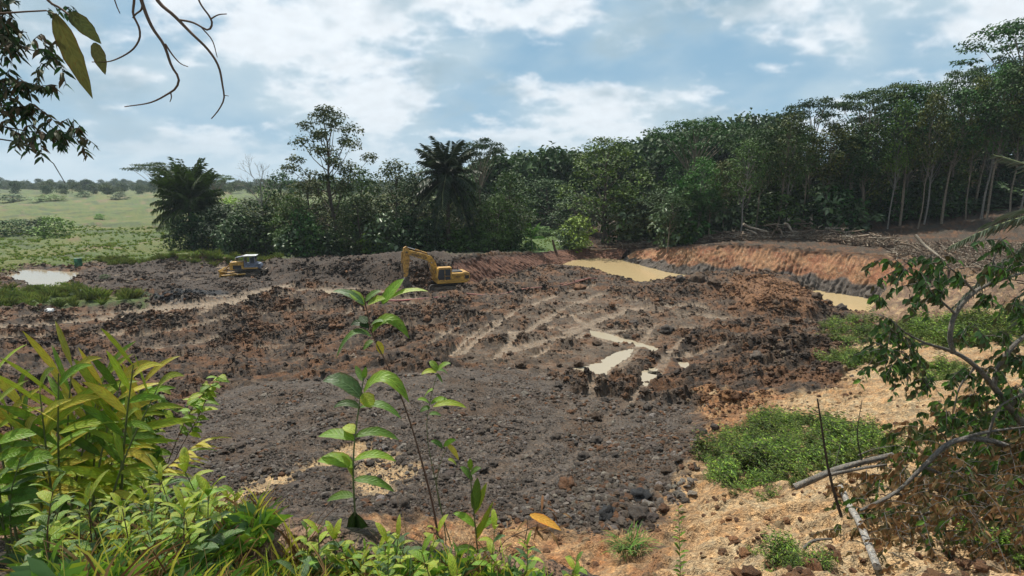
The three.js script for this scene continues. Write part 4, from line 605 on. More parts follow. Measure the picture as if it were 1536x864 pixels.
{ // ------ excavator, faces along +x, cab on its -z side
  const p = groundAt(667, 434), t = thing('excavator', 'yellow crawler excavator with raised boom working beside the red bank', 'excavator', p, 200 * Math.PI / 180); p.y += 0.02; t.position.y += 0.05;
  crawler(t, 1.75, 0.44, 0.6, -1.12); crawler(t, 1.75, 0.44, 0.6, 1.12);
  part('undercarriage', clean([bx(1.7, 0.4, 2.0, 0, 0.62, 0, 0.08), cyl(0.62, 0.22, 0, 0.93, 0, 'y', 28)]), K.black, t);
  const up = new THREE.Group(); // nothing is grouped: upper parts are children of the machine itself, slightly slewed
  const house = part('house', clean([bx(3.9, 0.34, 2.66, -0.75, 1.18, 0, 0.06), bx(2.1, 0.95, 2.62, -1.35, 1.78, 0.02, 0.10), bx(1.5, 0.72, 0.9, 0.35, 1.65, 0.86, 0.08), bx(0.7, 0.45, 0.55, 1.05, 1.5, 0.95, 0.06)]), K.yellow, t);
  part('counterweight', plateGeo([[-2.25, 1.05], [-2.85, 1.2], [-2.98, 1.6], [-2.9, 2.15], [-2.6, 2.28], [-2.25, 2.28]], 2.6, 0, 0.07), K.yellow2, house);
  part('grille', clean([bx(0.5, 0.42, 0.02, -2.62, 1.72, -1.305, 0.005)]), K.black, house);
  part('door_vents', clean([0, 1, 2, 3].map((i) => bx(0.55, 0.035, 0.03, -1.5, 1.6 + i * 0.1, -1.31, 0.01))), K.black, house);
  part('engine_hood', clean([bx(1.15, 0.16, 1.6, -1.65, 2.32, 0.1, 0.06), bx(0.8, 0.1, 0.5, -0.9, 2.3, -0.4, 0.03)]), K.black, t);
  part('exhaust_pipe', cyl(0.06, 0.45, -1.9, 2.55, 0.7, 'y', 12), K.black, t);
  part('handrail', clean([rod(-0.2, 2.05, -0.2, 2.75, 0.02, 1.2), rod(0.9, 1.9, 0.9, 2.6, 0.02, 1.2), rod(-0.2, 2.75, 0.9, 2.6, 0.02, 1.2)]), K.black, t);
  const cab = part('cab', clean([plateGeo([[-0.62, 1.36], [1.12, 1.36], [1.22, 1.75], [1.02, 2.88], [0.9, 2.98], [-0.62, 2.98]], 1.05, -0.80, 0.05)]), K.yellow, t);
  part('cab_roof', bx(1.62, 0.07, 1.08, 0.17, 3.01, -0.80, 0.03), K.yellow2, cab);
  part('side_window', plateGeo([[-0.48, 2.0], [0.18, 2.0], [0.18, 2.82], [-0.48, 2.82]], 0.03, -1.335, 0.004), K.glass, cab);
  part('door_window', plateGeo([[0.26, 1.52], [1.0, 1.52], [1.12, 1.8], [0.94, 2.82], [0.26, 2.82]], 0.03, -1.335, 0.004), K.glass, cab);
  part('lower_window', plateGeo([[-0.48, 1.5], [0.18, 1.5], [0.18, 1.92], [-0.48, 1.92]], 0.03, -1.335, 0.004), K.glass, cab);
  const wind = part('windscreen', bx(0.025, 1.22, 0.88, 0, 0, 0, 0.008), K.glass, cab); wind.position.set(1.13, 2.23, -0.80); wind.rotation.z = 0.175;
  part('door_handle', bx(0.16, 0.04, 0.04, 0.32, 1.95, -1.36, 0.01), K.black, cab);
  part('mirror', clean([rod(1.15, 2.3, 1.4, 2.5, 0.015, -1.34), bx(0.05, 0.3, 0.18, 1.4, 2.6, -1.36, 0.02)]), K.black, cab);
  const boom = part('boom', plateGeo([[0.75, 1.30], [1.05, 1.25], [1.28, 1.65], [1.66, 3.15], [2.05, 3.85], [4.65, 4.82], [4.82, 5.05], [4.68, 5.22], [4.35, 5.22], [2.6, 4.72], [1.62, 4.35], [1.12, 3.60], [0.72, 1.75]], 0.55, 0.08, 0.03), K.yellow, t);
  const arm = part('arm', plateGeo([[4.42, 5.55], [4.70, 5.72], [5.0, 5.55], [5.12, 5.0], [5.14, 3.4], [5.06, 1.95], [4.82, 1.9], [4.6, 2.3], [4.38, 4.2], [4.36, 5.0]], 0.42, 0.08, 0.03), K.yellow2, t);
  part('boom_pin', clean([cyl(0.13, 0.62, 4.68, 5.03, 0.08), cyl(0.12, 0.66, 0.92, 1.5, 0.08)]), K.steel, boom);
  for (const z of [-0.3, 0.46]) { const c = part('boom_cylinder', rod(1.3, 1.35, 1.75, 2.75, 0.09, z), K.yellow2, t); part('piston_rod', rod(1.75, 2.75, 2.0, 3.7, 0.05, z), K.chrome, c); }
  { const c = part('arm_cylinder', rod(2.1, 4.75, 3.6, 5.3, 0.10, 0.08), K.yellow2, t); part('piston_rod', rod(3.6, 5.3, 4.52, 5.62, 0.055, 0.08), K.chrome, c); }
  { const c = part('bucket_cylinder', rod(5.2, 5.1, 5.32, 3.7, 0.085, 0.08), K.yellow2, t); part('piston_rod', rod(5.32, 3.7, 5.32, 2.5, 0.045, 0.08), K.chrome, c); part('link', clean([rod(5.32, 2.5, 4.95, 2.35, 0.06, -0.12), rod(5.32, 2.5, 5.1, 1.62, 0.06, 0.28)]), K.steel, arm); }
  const bucket = part('bucket', (() => { const s = new THREE.Shape(); s.moveTo(4.75, 1.98); s.lineTo(5.2, 1.66); s.quadraticCurveTo(5.55, 1.1, 5.1, 0.62); s.quadraticCurveTo(4.6, 0.3, 4.05, 0.62); s.lineTo(4.1, 0.7); s.quadraticCurveTo(4.6, 0.48, 5.0, 0.74); s.quadraticCurveTo(5.35, 1.12, 5.05, 1.56); s.lineTo(4.7, 1.82); const shell = new THREE.ExtrudeGeometry(s, { depth: 1.1, bevelEnabled: false, curveSegments: 8 }); shell.translate(0, 0, -0.47); const q = new THREE.Shape(); q.moveTo(4.75, 1.9); q.lineTo(5.1, 1.6); q.quadraticCurveTo(5.45, 1.12, 5.05, 0.7); q.quadraticCurveTo(4.6, 0.42, 4.1, 0.66); const side = (z) => { const g = new THREE.ExtrudeGeometry(q, { depth: 0.03, bevelEnabled: false, curveSegments: 8 }); g.translate(0, 0, z); return g; }; return clean([shell, side(-0.475), side(0.61)]); })(), K.steel, t);
  for (let i = 0; i < 5; i++) part('tooth', plateGeo([[4.12, 0.58], [4.12, 0.70], [3.82, 0.70]], 0.09, -0.4 + i * 0.24, 0.01), K.steel, bucket);
  const txt = new TextGeometry('KOMATSU', { font, size: 0.30, depth: 0.012, curveSegments: 4 }); txt.rotateY(Math.PI); txt.translate(3.92, 0, 0); txt.rotateZ(0); { const m = part('lettering', txt, K.ink, boom); m.position.set(0, 4.41, -0.1965); m.geometry.translate(-3.92, 0, 0); m.position.x = 4.15; m.rotation.z = 0.30; m.position.y = 4.64; }
  part('work_lamp', bx(0.1, 0.12, 0.16, 1.62, 3.6, -0.24, 0.02), K.white, boom);
}
{ // ------ bulldozer, faces along +x
  const p = groundAt(373, 416), t = thing('bulldozer', 'bulldozer with white-roofed cab and yellow blade on the bare ground', 'bulldozer', p, 194 * Math.PI / 180); t.position.y += 0.05;
  crawler(t, 1.3, 0.42, 0.52, -0.95); crawler(t, 1.3, 0.42, 0.52, 0.95);
  part('belly', bx(3.0, 0.6, 1.3, 0.05, 0.85, 0, 0.08), K.steel, t);
  const hood = part('engine_hood', clean([plateGeo([[0.45, 1.0], [2.15, 1.0], [2.2, 1.85], [2.05, 2.0], [0.45, 2.1]], 1.05, 0, 0.06)]), K.yellow, t);
  part('radiator_grille', bx(0.06, 0.8, 0.85, 2.2, 1.4, 0, 0.02), K.yellow2, hood);
  part('side_cover', clean([bx(1.1, 0.5, 0.03, 1.25, 1.35, -0.53, 0.01)]), K.black, hood);
  part('exhaust_pipe', clean([cyl(0.07, 0.75, 1.35, 2.4, 0.2, 'y', 12)]), K.black, hood); part('headlight', cyl(0.1, 0.1, 2.05, 2.08, -0.3, 'x', 14), K.white, hood); part('headlight', cyl(0.1, 0.1, 2.05, 2.08, 0.3, 'x', 14), K.white, hood);
  part('fender', clean([bx(1.9, 0.16, 0.6, -0.55, 1.22, -0.95, 0.04), bx(1.9, 0.16, 0.6, -0.55, 1.22, 0.95, 0.04)]), K.yellow2, t);
  const cab = part('cab', clean([bx(1.5, 0.62, 1.45, -0.45, 1.55, 0, 0.06), plateGeo([[-1.2, 1.3], [-1.2, 1.9], [-1.75, 1.75], [-1.9, 1.45], [-1.8, 1.2]], 1.5, 0, 0.05)]), K.blue, t);
  for (const [x, z] of [[0.22, -0.68], [0.22, 0.68], [-0.5, -0.68], [-0.5, 0.68], [-1.12, -0.68], [-1.12, 0.68]]) part('cab_post', bx(0.1, 1.0, 0.1, x, 2.3, z, 0.02), K.blue, cab);
  part('windscreen', bx(0.03, 0.82, 1.24, 0.22, 2.27, 0, 0.008), K.glass, cab); part('side_window', bx(0.58, 0.78, 0.025, -0.82, 2.28, -0.69, 0.006), K.glass, cab); part('side_window', bx(0.58, 0.78, 0.025, -0.82, 2.28, 0.69, 0.006), K.glass, cab); part('rear_window', bx(0.03, 0.72, 1.2, -1.13, 2.27, 0, 0.008), K.glass, cab);
  part('seat', clean([bx(0.5, 0.15, 0.5, -0.55, 1.95, 0, 0.04), bx(0.12, 0.6, 0.5, -0.82, 2.25, 0, 0.04)]), K.black, cab);
  const roof = part('roof', clean([bx(1.75, 0.12, 1.7, -0.5, 2.9, 0, 0.05)]), K.white, t); const aw = part('sun_shade', bx(1.0, 0.04, 1.5, 0, 0, 0, 0.01), K.blue, roof); aw.position.set(0.85, 2.78, 0); aw.rotation.z = -0.18;
  const blade = part('blade', (() => { const s = new THREE.Shape(); s.moveTo(3.42, 0.02); s.quadraticCurveTo(3.12, 0.55, 3.36, 1.12); s.lineTo(3.26, 1.14); s.quadraticCurveTo(3.0, 0.55, 3.30, 0.02); const g = new THREE.ExtrudeGeometry(s, { depth: 3.4, bevelEnabled: true, bevelSize: 0.015, bevelThickness: 0.015, bevelSegments: 1, curveSegments: 10 }); g.translate(0, 0, -1.7); return clean([g]); })(), K.yellow, t);
  part('cutting_edge', bx(0.05, 0.18, 3.42, 3.42, 0.1, 0, 0.01), K.steel, blade);
  for (const z of [-1.36, 1.36]) { part('push_arm', rod(3.2, 0.35, -0.1, 0.5, 0.11, z), K.yellow, t); const c = part('tilt_brace', rod(3.15, 0.95, 1.2, 0.55, 0.06, z), K.yellow2, t); part('pin', cyl(0.14, 0.25, -0.1, 0.5, z, 'z', 14), K.steel, c); }
  for (const z of [-0.36, 0.36]) { const c = part('lift_cylinder', rod(2.0, 1.8, 2.7, 1.25, 0.07, z), K.yellow2, t); part('piston_rod', rod(2.7, 1.25, 3.12, 0.85, 0.04, z), K.chrome, c); }
  const rip = part('ripper_frame', clean([bx(0.5, 0.3, 1.7, -2.25, 0.85, 0, 0.05), rod(-1.5, 0.7, -2.2, 0.85, 0.09, -0.5), rod(-1.5, 0.7, -2.2, 0.85, 0.09, 0.5)]), K.muddy, t);
  for (const z of [-0.6, 0, 0.6]) part('ripper_shank', plateGeo([[-2.3, 1.15], [-2.15, 1.15], [-2.12, 0.3], [-1.95, 0.1], [-2.2, 0.12], [-2.3, 0.4]], 0.09, z, 0.012), K.steel, rip);
}
// ---------------------------------------------------------------- felled wood and things lying about
const woods = [[0.36, 0.27, 0.19], [0.24, 0.165, 0.11], [0.15, 0.10, 0.07], [0.50, 0.42, 0.32]].map((c) => new THREE.MeshStandardMaterial({ color: new THREE.Color().setRGB(...c), roughness: 0.95, map: earthMap, bumpMap: earthBump, bumpScale: 0.02 }));
const sticks = []; { const R = rng(610); for (let k = 0; k < 7; k++) { const pts = [V(-0.5, 0, 0), V(-0.17, (R() - .5) * 0.08, (R() - .5) * 0.10), V(0.17, (R() - .5) * 0.08, (R() - .5) * 0.10), V(0.5, 0, 0)], list = [limb(pts, 0.026, 0.014, 6, 2)]; if (k > 2) { list.push(limb([V(0.05, 0, 0), V(0.22, 0.09, (R() - .5) * 0.2), V(0.34, 0.16, (R() - .5) * 0.3)], 0.012, 0.005, 4, 1)); } if (k > 4) list.push(limb([V(-0.15, 0, 0), V(0, 0.1, (R() - .5) * 0.3), V(0.08, 0.2, (R() - .5) * 0.4)], 0.012, 0.005, 4, 1)); for (const e of [-0.5, 0.5]) { const d = new THREE.CircleGeometry(e < 0 ? 0.026 : 0.014, 6); d.rotateY(e < 0 ? -Math.PI / 2 : Math.PI / 2); d.translate(e, 0, 0); list.push(d); } sticks.push(clean(list)); } }
function log(k, mat, a, b, thick, name, label, group, cat = 'log') { // a stick from a to b
  const d = b.clone().sub(a), L = d.length(), m = part(numbered(name), sticks[k % sticks.length], mat, scene); m.position.copy(a).lerp(b, 0.5); m.quaternion.setFromUnitVectors(V(1, 0, 0), d.normalize()); m.scale.set(L, thick / 0.04, thick / 0.04); tag(m, label, cat, group); return m;
}
{ const R = rng(620), brush = 'cut branches in the brush heap along the top of the bank', along = (px) => px < 1000 ? mix(372, 364, (px - 940) / 60) : px < 1180 ? mix(364, 355, (px - 1000) / 180) : mix(355, 372, (px - 1180) / 170);
  for (let i = 0; i < 290; i++) { // the brush heap
    const u = Math.pow(R(), 0.75), px = 935 + u * 400, base = hitBase(px, along(px) + 4), z = -base.z + 0.3 + R() * 3.2, x = (px - 768) / F * (z + 1.5), y0 = heightAt(x, z), hump = 2.8 * Math.exp(-(((px - 1180) / 110) ** 2)) + 0.6, L = 1.2 + 2.8 * R() + (R() < 0.15 ? 1.8 : 0), a = R() * Math.PI * 2, t = (R() - 0.35) * 0.5, c = V(x, y0 + 0.1 + hump * R() * R(), -z);
    const h = V(Math.cos(a) * Math.cos(t), Math.sin(t) * 0.8, Math.sin(a) * Math.cos(t)).multiplyScalar(L / 2); const tone = Math.floor(R() * 4); log(i, woods[tone], c.clone().sub(h), c.clone().add(h), 0.10 + 0.16 * R(), 'cut_branch', `${['tan', 'brown', 'dark brown', 'pale'][tone]} ${i % 7 > 4 ? 'twice-forked' : i % 7 > 2 ? 'forked' : 'straight'} branch in the brush heap on the orange bank`, brush, 'branch');
  }
  const twigs = []; for (let i = 0; i < 5200; i++) { const px = 925 + R() * 640, py = (px < 1345 ? along(px) : 372 + (px - 1345) * 0.02) + R() * (px < 1345 ? 9 : 42) - 4, p = hitBase(px, py), z = -p.z + R() * 1.5; twigs.push([p.x, heightAt(p.x, z) + 0.05 + 0.9 * R() * R() * (px < 1345 ? 1 : 0.3), -z, 0.8 + 1.6 * R(), R() * 6.28, (R() - 0.5) * 0.9]); }
  woods.forEach((w, k) => { const mine = twigs.filter((_, i) => i % 4 === k), im = new THREE.InstancedMesh(sticks[k + 3], w, mine.length), m = new THREE.Matrix4(), e = new THREE.Euler(), q = new THREE.Quaternion(); mine.forEach(([x, y, z, s, a, t], i) => { m.compose(V(x, y, z), q.setFromEuler(e.set(0, a, t)), V(s, s * 1.6, s * 1.6)); im.setMatrixAt(i, m); }); im.name = numbered('brushwood'); im.userData.kind = 'stuff'; im.userData.label = 'litter of twigs along the top of the bank'; im.castShadow = im.receiveShadow = true; scene.add(im); });
  const span = (x0, y0, x1, y1, z0, z1, th, name, label, mat, k = 0) => log(k, mat, atDepth(x0, y0, z0), atDepth(x1, y1, z1), th, name, label, undefined, 'log');
  const zTop = -hitBase(1150, 362).z;
  span(1115, 336, 1152, 348, zTop + 1, zTop + 1.5, 0.34, 'log', 'pale log sticking up out of the brush heap, lying nearly flat', woods[3]); span(1177, 335, 1190, 349, zTop + 0.5, zTop + 1, 0.36, 'log', 'short pale log standing steeply on the brush heap', woods[3], 1); span(1158, 352, 1167, 337, zTop + 1, zTop + 1, 0.22, 'log', 'thin forked stick standing up from the brush heap', woods[1], 2); span(1168, 343, 1176, 356, zTop, zTop, 0.22, 'log', 'grey stick leaning between the logs of the brush heap', woods[0], 1);
  const zR = -hitBase(1400, 392).z; span(1373, 353, 1420, 394, zR + 3, zR - 1, 0.30, 'log', 'long pale trunk slanting down beside the broken tree', woods[3]); span(1350, 365, 1400, 382, zR + 3, zR + 1, 0.26, 'log', 'pale trunk lying beside the long slanting trunk', woods[0], 1); span(1410, 405, 1480, 398, zR - 2, zR - 1.5, 0.30, 'log', 'brown trunk lying flat on the cleared bench', woods[1], 2); span(1420, 398, 1470, 385, zR - 1, zR + 1, 0.22, 'log', 'thinner brown trunk across the flat trunk on the bench', woods[2], 0); span(1440, 400, 1500, 408, zR - 2, zR - 3, 0.24, 'log', 'grey trunk half buried on the cleared bench', woods[0], 1);
  for (let i = 0; i < 46; i++) { const px = 1345 + R() * 230, py = 372 + R() * 60, p = groundAt(px, py), L = 0.7 + 1.6 * R(), a = R() * 6.28, h = V(Math.cos(a), 0.1 * (R() - 0.3), Math.sin(a)).multiplyScalar(L / 2); p.y += 0.08; log(i, woods[i % 4], p.clone().sub(h), p.clone().add(h), 0.06 + 0.07 * R(), 'cut_branch', `${['tan', 'brown', 'dark brown', 'pale'][i % 4]} ${i % 7 > 2 ? 'forked' : 'straight'} branch strewn over the cleared bench`, 'cut branches on the cleared bench', 'branch'); }
  const post = groundAt(838, 380); post.z -= 2; post.y = heightAt(post.x, -post.z); log(0, woods[2], post.clone().add(V(0, -0.3, 0)), post.clone().add(V(-1.0, 4.4, 0)), 0.5, 'leaning_post', 'dark leaning tree stump standing in the clearing', undefined, 'stump');
  const lg = -hitBase(905, 379).z + 1; span(886, 374, 926, 373, lg, lg + 1, 0.22, 'log', 'straight log lying along the far edge of the upper pond', woods[0], 0);
  // hoses across the mud
  const hose = (pts, r, label, mat) => { const P = pts.map(([a, b]) => { const p = groundAt(a, b); p.y += r * 0.8; return p; }), m = part(numbered('hose'), new THREE.TubeGeometry(new THREE.CatmullRomCurve3(P), 80, r, 8), mat, scene); tag(m, label, 'hose'); };
  const redHose = new THREE.MeshStandardMaterial({ color: new THREE.Color().setRGB(0.45, 0.10, 0.085), roughness: 0.6, map: dirt }), pink = new THREE.MeshStandardMaterial({ color: new THREE.Color().setRGB(0.42, 0.17, 0.13), roughness: 0.7, map: dirt });
  hose([[575, 453], [600, 454], [625, 451], [650, 449], [668, 447]], 0.11, 'red hose lying on the mud in front of the excavator', redHose); hose([[700, 446], [740, 444], [790, 440], [840, 433], [884, 427]], 0.09, 'long faded red hose leading towards the upper pond', pink); hose([[840, 428], [860, 425], [880, 424], [896, 420]], 0.08, 'short faded red hose end near the upper pond', pink);
  // a white sack and a green drum
  const sp = groundAt(76, 472), sk = lump(44, 3, 0.6, 0.3); const sack = part(numbered('sack'), sk, K.white, scene); sack.position.copy(sp); sack.position.y += 0.22; sack.scale.set(0.42, 0.5, 0.36); tag(sack, 'white sack dropped on the mud beside the rutted track', 'sack');
  const dp = groundAt(119, 404), green = metal(0.03, 0.20, 0.10, 0.5), drum = thing('drum', 'green drum standing on the verge behind the flooded pool', 'drum', dp); part('drum_body', new THREE.LatheGeometry([[0.001, 0], [0.42, 0], [0.44, 0.03], [0.44, 0.4], [0.46, 0.42], [0.44, 0.44], [0.44, 0.85], [0.46, 0.87], [0.44, 0.89], [0.44, 1.25], [0.42, 1.28], [0.001, 1.28]].map(([a, b]) => new THREE.Vector2(a, b)), 24), green, drum); part('lid', cyl(0.2, 0.05, 0.1, 1.3, 0, 'y'), K.black, drum); drum.scale.setScalar(1.15);
}
// ---------------------------------------------------------------- near plants on the bank
const NL = { bright: [0.21, 0.38, 0.040], leaf: [0.115, 0.23, 0.036], dark: [0.040, 0.085, 0.022], lime: [0.36, 0.48, 0.05], yellow: [0.60, 0.56, 0.08], blue: [0.10, 0.19, 0.07], brown: [0.15, 0.075, 0.035], tan: [0.30, 0.19, 0.09] };
function bigLeaf(L, a, b, wid, col, o = {}) { // from stalk end a to tip b, arched, with a pointed oval outline
  const n = o.n ?? 8, pts = [], ws = [], nor = o.nor ?? V(0, 1, 0.35).normalize(), len = a.distanceTo(b), sag = (o.sag ?? 0.16) * len;
  for (let i = 0; i <= n; i++) { const t = i / n; pts.push(a.clone().lerp(b, t).addScaledVector(V(0, 1, 0), sag * 4 * t * (1 - t)).add(V(0, 0, (o.z ?? 0) * t))); ws.push(wid * (o.lance ? Math.pow(Math.sin(Math.PI * Math.min(1, 0.04 + 0.96 * Math.pow(t, 0.75))), 0.9) : Math.pow(Math.sin(Math.PI * Math.min(1, 0.03 + 0.97 * Math.pow(t, 0.85))), 0.75)) * (1 + 0.06 * Math.sin(i * 2.3 + wid * 90)) + 0.002); }
  L.blade(pts, nor, ws, col);
}
const at = (z) => (p) => atDepth(p[0], p[1], z + (p[2] ?? 0));
const tint = (R, c, j = 0.2) => { const k = 1 + (R() - 0.5) * 2 * j; return [c[0] * k * (0.92 + 0.16 * R()), c[1] * k, c[2] * k]; };
function sapling(z, stem, r0, r1, leaves, label, o = {}) { // every leaf a part of its own
  const A = at(z), g = new THREE.Group(); g.name = numbered(o.name ?? 'sapling'); tag(g, label, 'sapling'); const P = stem.map(A), base = P[0].clone(); base.y = Math.min(base.y, heightAt(base.x, z) - 0.05); if (base.y < P[0].y - 0.02) P.unshift(base); else P[0] = base; g.position.copy(base); scene.add(g);
  const S = P.map((p) => p.clone().sub(base)), st = part('stem', limb(S, r0, r1, 7, 4), o.mat ?? M.stem, g), R = rng(Math.round(stem[0][0] * 7 + z * 100));
  for (const [a, b, w, kind, sag] of leaves) { const L = new Leaves(), p = A(a), q = A([b[0], b[1], b[2] ?? (R() - 0.5) * 0.12]); bigLeaf(L, p.clone().sub(base), q.clone().sub(base), w * z * 1.05 / F, tint(R, NL[kind ?? 'bright'], 0.14), { sag: sag ?? 0.14, nor: V((R() - .5) * 0.5, 1, 0.25 + 0.5 * R()).normalize() }); part('leaf', L.geo(), M.fresh, g); }
  return g;
}
sapling(2.6, [[540, 900], [533, 780], [530, 690], [537, 620], [546, 565]], 0.0075, 0.003, [[[543, 598], [484, 572], 30, 'blue', 0.2], [[546, 588], [614, 604], 24, 'bright', 0.42], [[545, 590], [558, 612], 22, 'lime', 0], [[545, 572], [533, 548], 9, 'leaf', 0], [[546, 568], [549, 550], 8, 'bright', 0], [[540, 612], [602, 628], 15, 'leaf', 0.2], [[540, 612], [500, 612], 12, 'blue', 0.2], [[532, 660], [477, 655], 24, 'bright', 0.1], [[533, 655], [598, 660], 16, 'leaf', 0.16], [[533, 650], [515, 640], 18, 'lime', 0.1], [[530, 700], [476, 692], 28, 'bright', 0.12], [[532, 690], [594, 692], 15, 'bright', 0.16], [[530, 715], [512, 684], 22, 'lime', 0], [[531, 720], [592, 738], 15, 'leaf', 0.12], [[530, 745], [490, 752], 16, 'leaf', 0.1], [[534, 768], [536, 862], 40, 'dark', 0], [[534, 772], [556, 850], 26, 'dark', 0]], 'tall sapling with paired oval green leaves rooted on the near bank');  // the lowest hanging leaves are coloured dark, their shade put into the colour
sapling(3.0, [[662, 850], [652, 772], [632, 690], [606, 606], [580, 545], [560, 505], [547, 450]], 0.008, 0.003, [[[545, 456], [499, 437], 13, 'blue', 0.12], [[546, 458], [522, 436], 14, 'bright', 0.1], [[548, 452], [572, 436], 12, 'leaf', 0.1], [[574, 456], [606, 418], 20, 'bright', 0.05], [[574, 456], [642, 437], 15, 'lime', 0.12], [[574, 456], [590, 430], 16, 'leaf', 0], [[552, 456], [578, 448], 15, 'lime', 0.05], [[558, 498], [614, 508], 20, 'bright', 0.4], [[556, 505], [504, 538], 16, 'leaf', 0.35], [[553, 492], [526, 488], 14, 'dark', 0.2], [[556, 490], [580, 484], 11, 'leaf', 0.2], [[550, 485], [540, 474], 14, 'dark', 0], [[560, 512], [545, 525], 12, 'leaf', 0.1], [[566, 512], [574, 532], 11, 'yellow', 0]], 'leaning dark-stemmed sapling topped by large bright green leaves', { mat: M.stemRed });
sapling(3.3, [[668, 800], [640, 640], [648, 590], [656, 560]], 0.004, 0.002, [[[655, 558], [632, 562], 10, 'lime'], [[656, 556], [644, 542], 10, 'bright'], [[656, 556], [676, 545], 10, 'bright'], [[656, 556], [672, 562], 10, 'leaf'], [[654, 562], [664, 574], 12, 'leaf', 0], [[650, 585], [636, 598], 9, 'bright'], [[650, 610], [700, 612], 11, 'lime'], [[646, 606], [672, 600], 9, 'bright'], [[644, 605], [626, 600], 9, 'bright'], [[645, 612], [630, 618], 9, 'leaf'], [[644, 622], [662, 624], 8, 'leaf']], 'thin shoot with a small tuft of leaves beside the leaning sapling');
sapling(3.2, [[690, 860], [655, 730], [662, 690], [672, 668]], 0.004, 0.002, [[[664, 672], [646, 662], 9, 'leaf'], [[666, 670], [684, 660], 9, 'bright'], [[670, 668], [688, 690], 9, 'yellow'], [[672, 690], [685, 698], 8, 'lime']], 'weak pale shoot with four small yellowing leaves', { mat: M.stem });
sapling(2.9, [[722, 880], [712, 780], [704, 700]], 0.006, 0.003, [[[708, 720], [690, 700], 9, 'leaf'], [[706, 712], [722, 702], 9, 'leaf'], [[706, 705], [704, 688], 8, 'bright'], [[712, 770], [730, 724], 10, 'lime', 0], [[712, 765], [716, 716], 16, 'leaf', 0], [[712, 790], [680, 770], 12, 'bright'], [[713, 800], [748, 778], 12, 'bright'], [[716, 830], [680, 826], 14, 'leaf'], [[716, 830], [752, 834], 14, 'leaf'], [[714, 810], [740, 752], 9, 'lime', 0]], 'upright herb with a long vertical leaf between the saplings and the dead leaf');
{ // broad clump of long-leaved ginger
  const R = rng(700), p0 = atDepth(95, 760, 3.1), g = new THREE.Group(); g.name = 'ginger_plant'; p0.y = heightAt(p0.x, 3.1) - 0.03; g.position.copy(p0); scene.add(g); tag(g, 'large clump of yellow-green ginger with long pointed leaves on arching stems', 'plant');
  const tips = [[88, 560], [108, 548], [60, 590], [160, 556], [150, 575], [200, 548], [30, 590], [182, 570], [215, 575], [110, 600], [10, 610], [75, 640], [140, 625], [235, 585], [40, 650], [190, 630], [-20, 560]];
  tips.forEach(([px, py], s) => {
    const z = 2.75 + 0.75 * R(), tip = atDepth(px, py, z).sub(p0), root = V((px - 110) / 800 * 1.2 + (R() - .5) * 0.25, 0, (R() - 0.5) * 0.4), mid = root.clone().lerp(tip, 0.55).add(V(0, 0.10, 0)), st = part('stem', limb([root, mid, tip], 0.009, 0.003, 6, 4), M.stem, g), cv = new THREE.CatmullRomCurve3([root, mid, tip]);
    const n = 10 + Math.floor(R() * 4); for (let i = 0; i < n; i++) { const t = 0.38 + 0.62 * (i / (n - 1)), a = cv.getPointAt(t), dd = cv.getTangentAt(t), side = i % 2 ? 1 : -1, sp = V(dd.y, -dd.x, 0).normalize().multiplyScalar(side), len = 0.23 + 0.13 * R(), dir = dd.clone().multiplyScalar(0.15 + 0.75 * t * t).addScaledVector(sp, 1.05 - 0.35 * t).add(V((R() - .5) * 0.5, 0.12 - 0.3 * R(), (R() - .5) * 1.0)).normalize(), b = a.clone().addScaledVector(dir, len); const L = new Leaves(); bigLeaf(L, a, b, 0.038 + 0.018 * R(), tint(R, R() < 0.3 ? NL.yellow : R() < 0.7 ? NL.lime : R() < 0.7 ? NL.bright : NL.leaf, 0.2), { lance: true, sag: 0.04 + 0.1 * R(), n: 7, nor: V(-dd.x * 0.6 + (R() - .5) * 0.8, 0.6, 0.9 + (R() - .5) * 0.6).normalize() }); part('leaf', L.geo(), M.fresh, g); }
  });
}
function spray(name, label, cat, z, base, stems, o) { // leafy shrub: stems by pixel, many leaves in one crown part
  const R = rng(o.seed), A = at(z), p0 = A(base); p0.y = Math.min(p0.y, heightAt(p0.x, -p0.z) - 0.03); const g = new THREE.Group(); g.name = numbered(name); g.position.copy(p0); scene.add(g); tag(g, label, cat); const L = new Leaves();
  for (const st of stems) { const P = st.map((q) => A(q).sub(p0)); if (o.root !== false) P.unshift(V((R() - .5) * 0.06, 0, 0)); const cv = new THREE.CatmullRomCurve3(P); part('stem', limb(P, o.r ?? 0.006, 0.002, 5, 4), o.wood ?? M.stem, g);
    const n = o.n; for (let i = 0; i < n; i++) { const t = mix(o.from ?? 0.35, 1, (i + 0.5) / n), a = cv.getPointAt(t), d = cv.getTangentAt(t), s = i % 2 ? 1 : -1, e = unit(R), len = o.len * (0.65 + 0.7 * R()), dir = V(d.y * s * 0.9 + e.x * 0.55 + d.x * 0.4, -d.x * s * 0.4 + d.y * 0.3 + e.y * 0.3 - (o.hang ?? 0.2), e.z * 0.8).normalize(); bigLeaf(L, a, a.clone().addScaledVector(dir, len), len * (o.wide ?? 0.4), tint(R, NL[o.cols[Math.floor(R() * o.cols.length)]], 0.25), { n: 4, sag: o.sag ?? 0.12, lance: o.lance, nor: V(e.z * 0.5, 1, 0.5 + e.x * 0.5).normalize() }); } }
  part('leaves', L.geo(), o.mat ?? M.fresh, g); return g;
}
spray('leafy_shrub', 'compact lime-green shrub with hanging leaves beside the ginger clump', 'shrub', 3.5, [215, 740], [[[205, 660], [215, 590]], [[225, 650], [240, 580]], [[200, 660], [190, 600]], [[230, 660], [252, 605]], [[215, 640], [222, 578]]], { seed: 711, n: 26, len: 0.10, hang: 0.7, cols: ['bright', 'lime', 'leaf'], from: 0.5 });
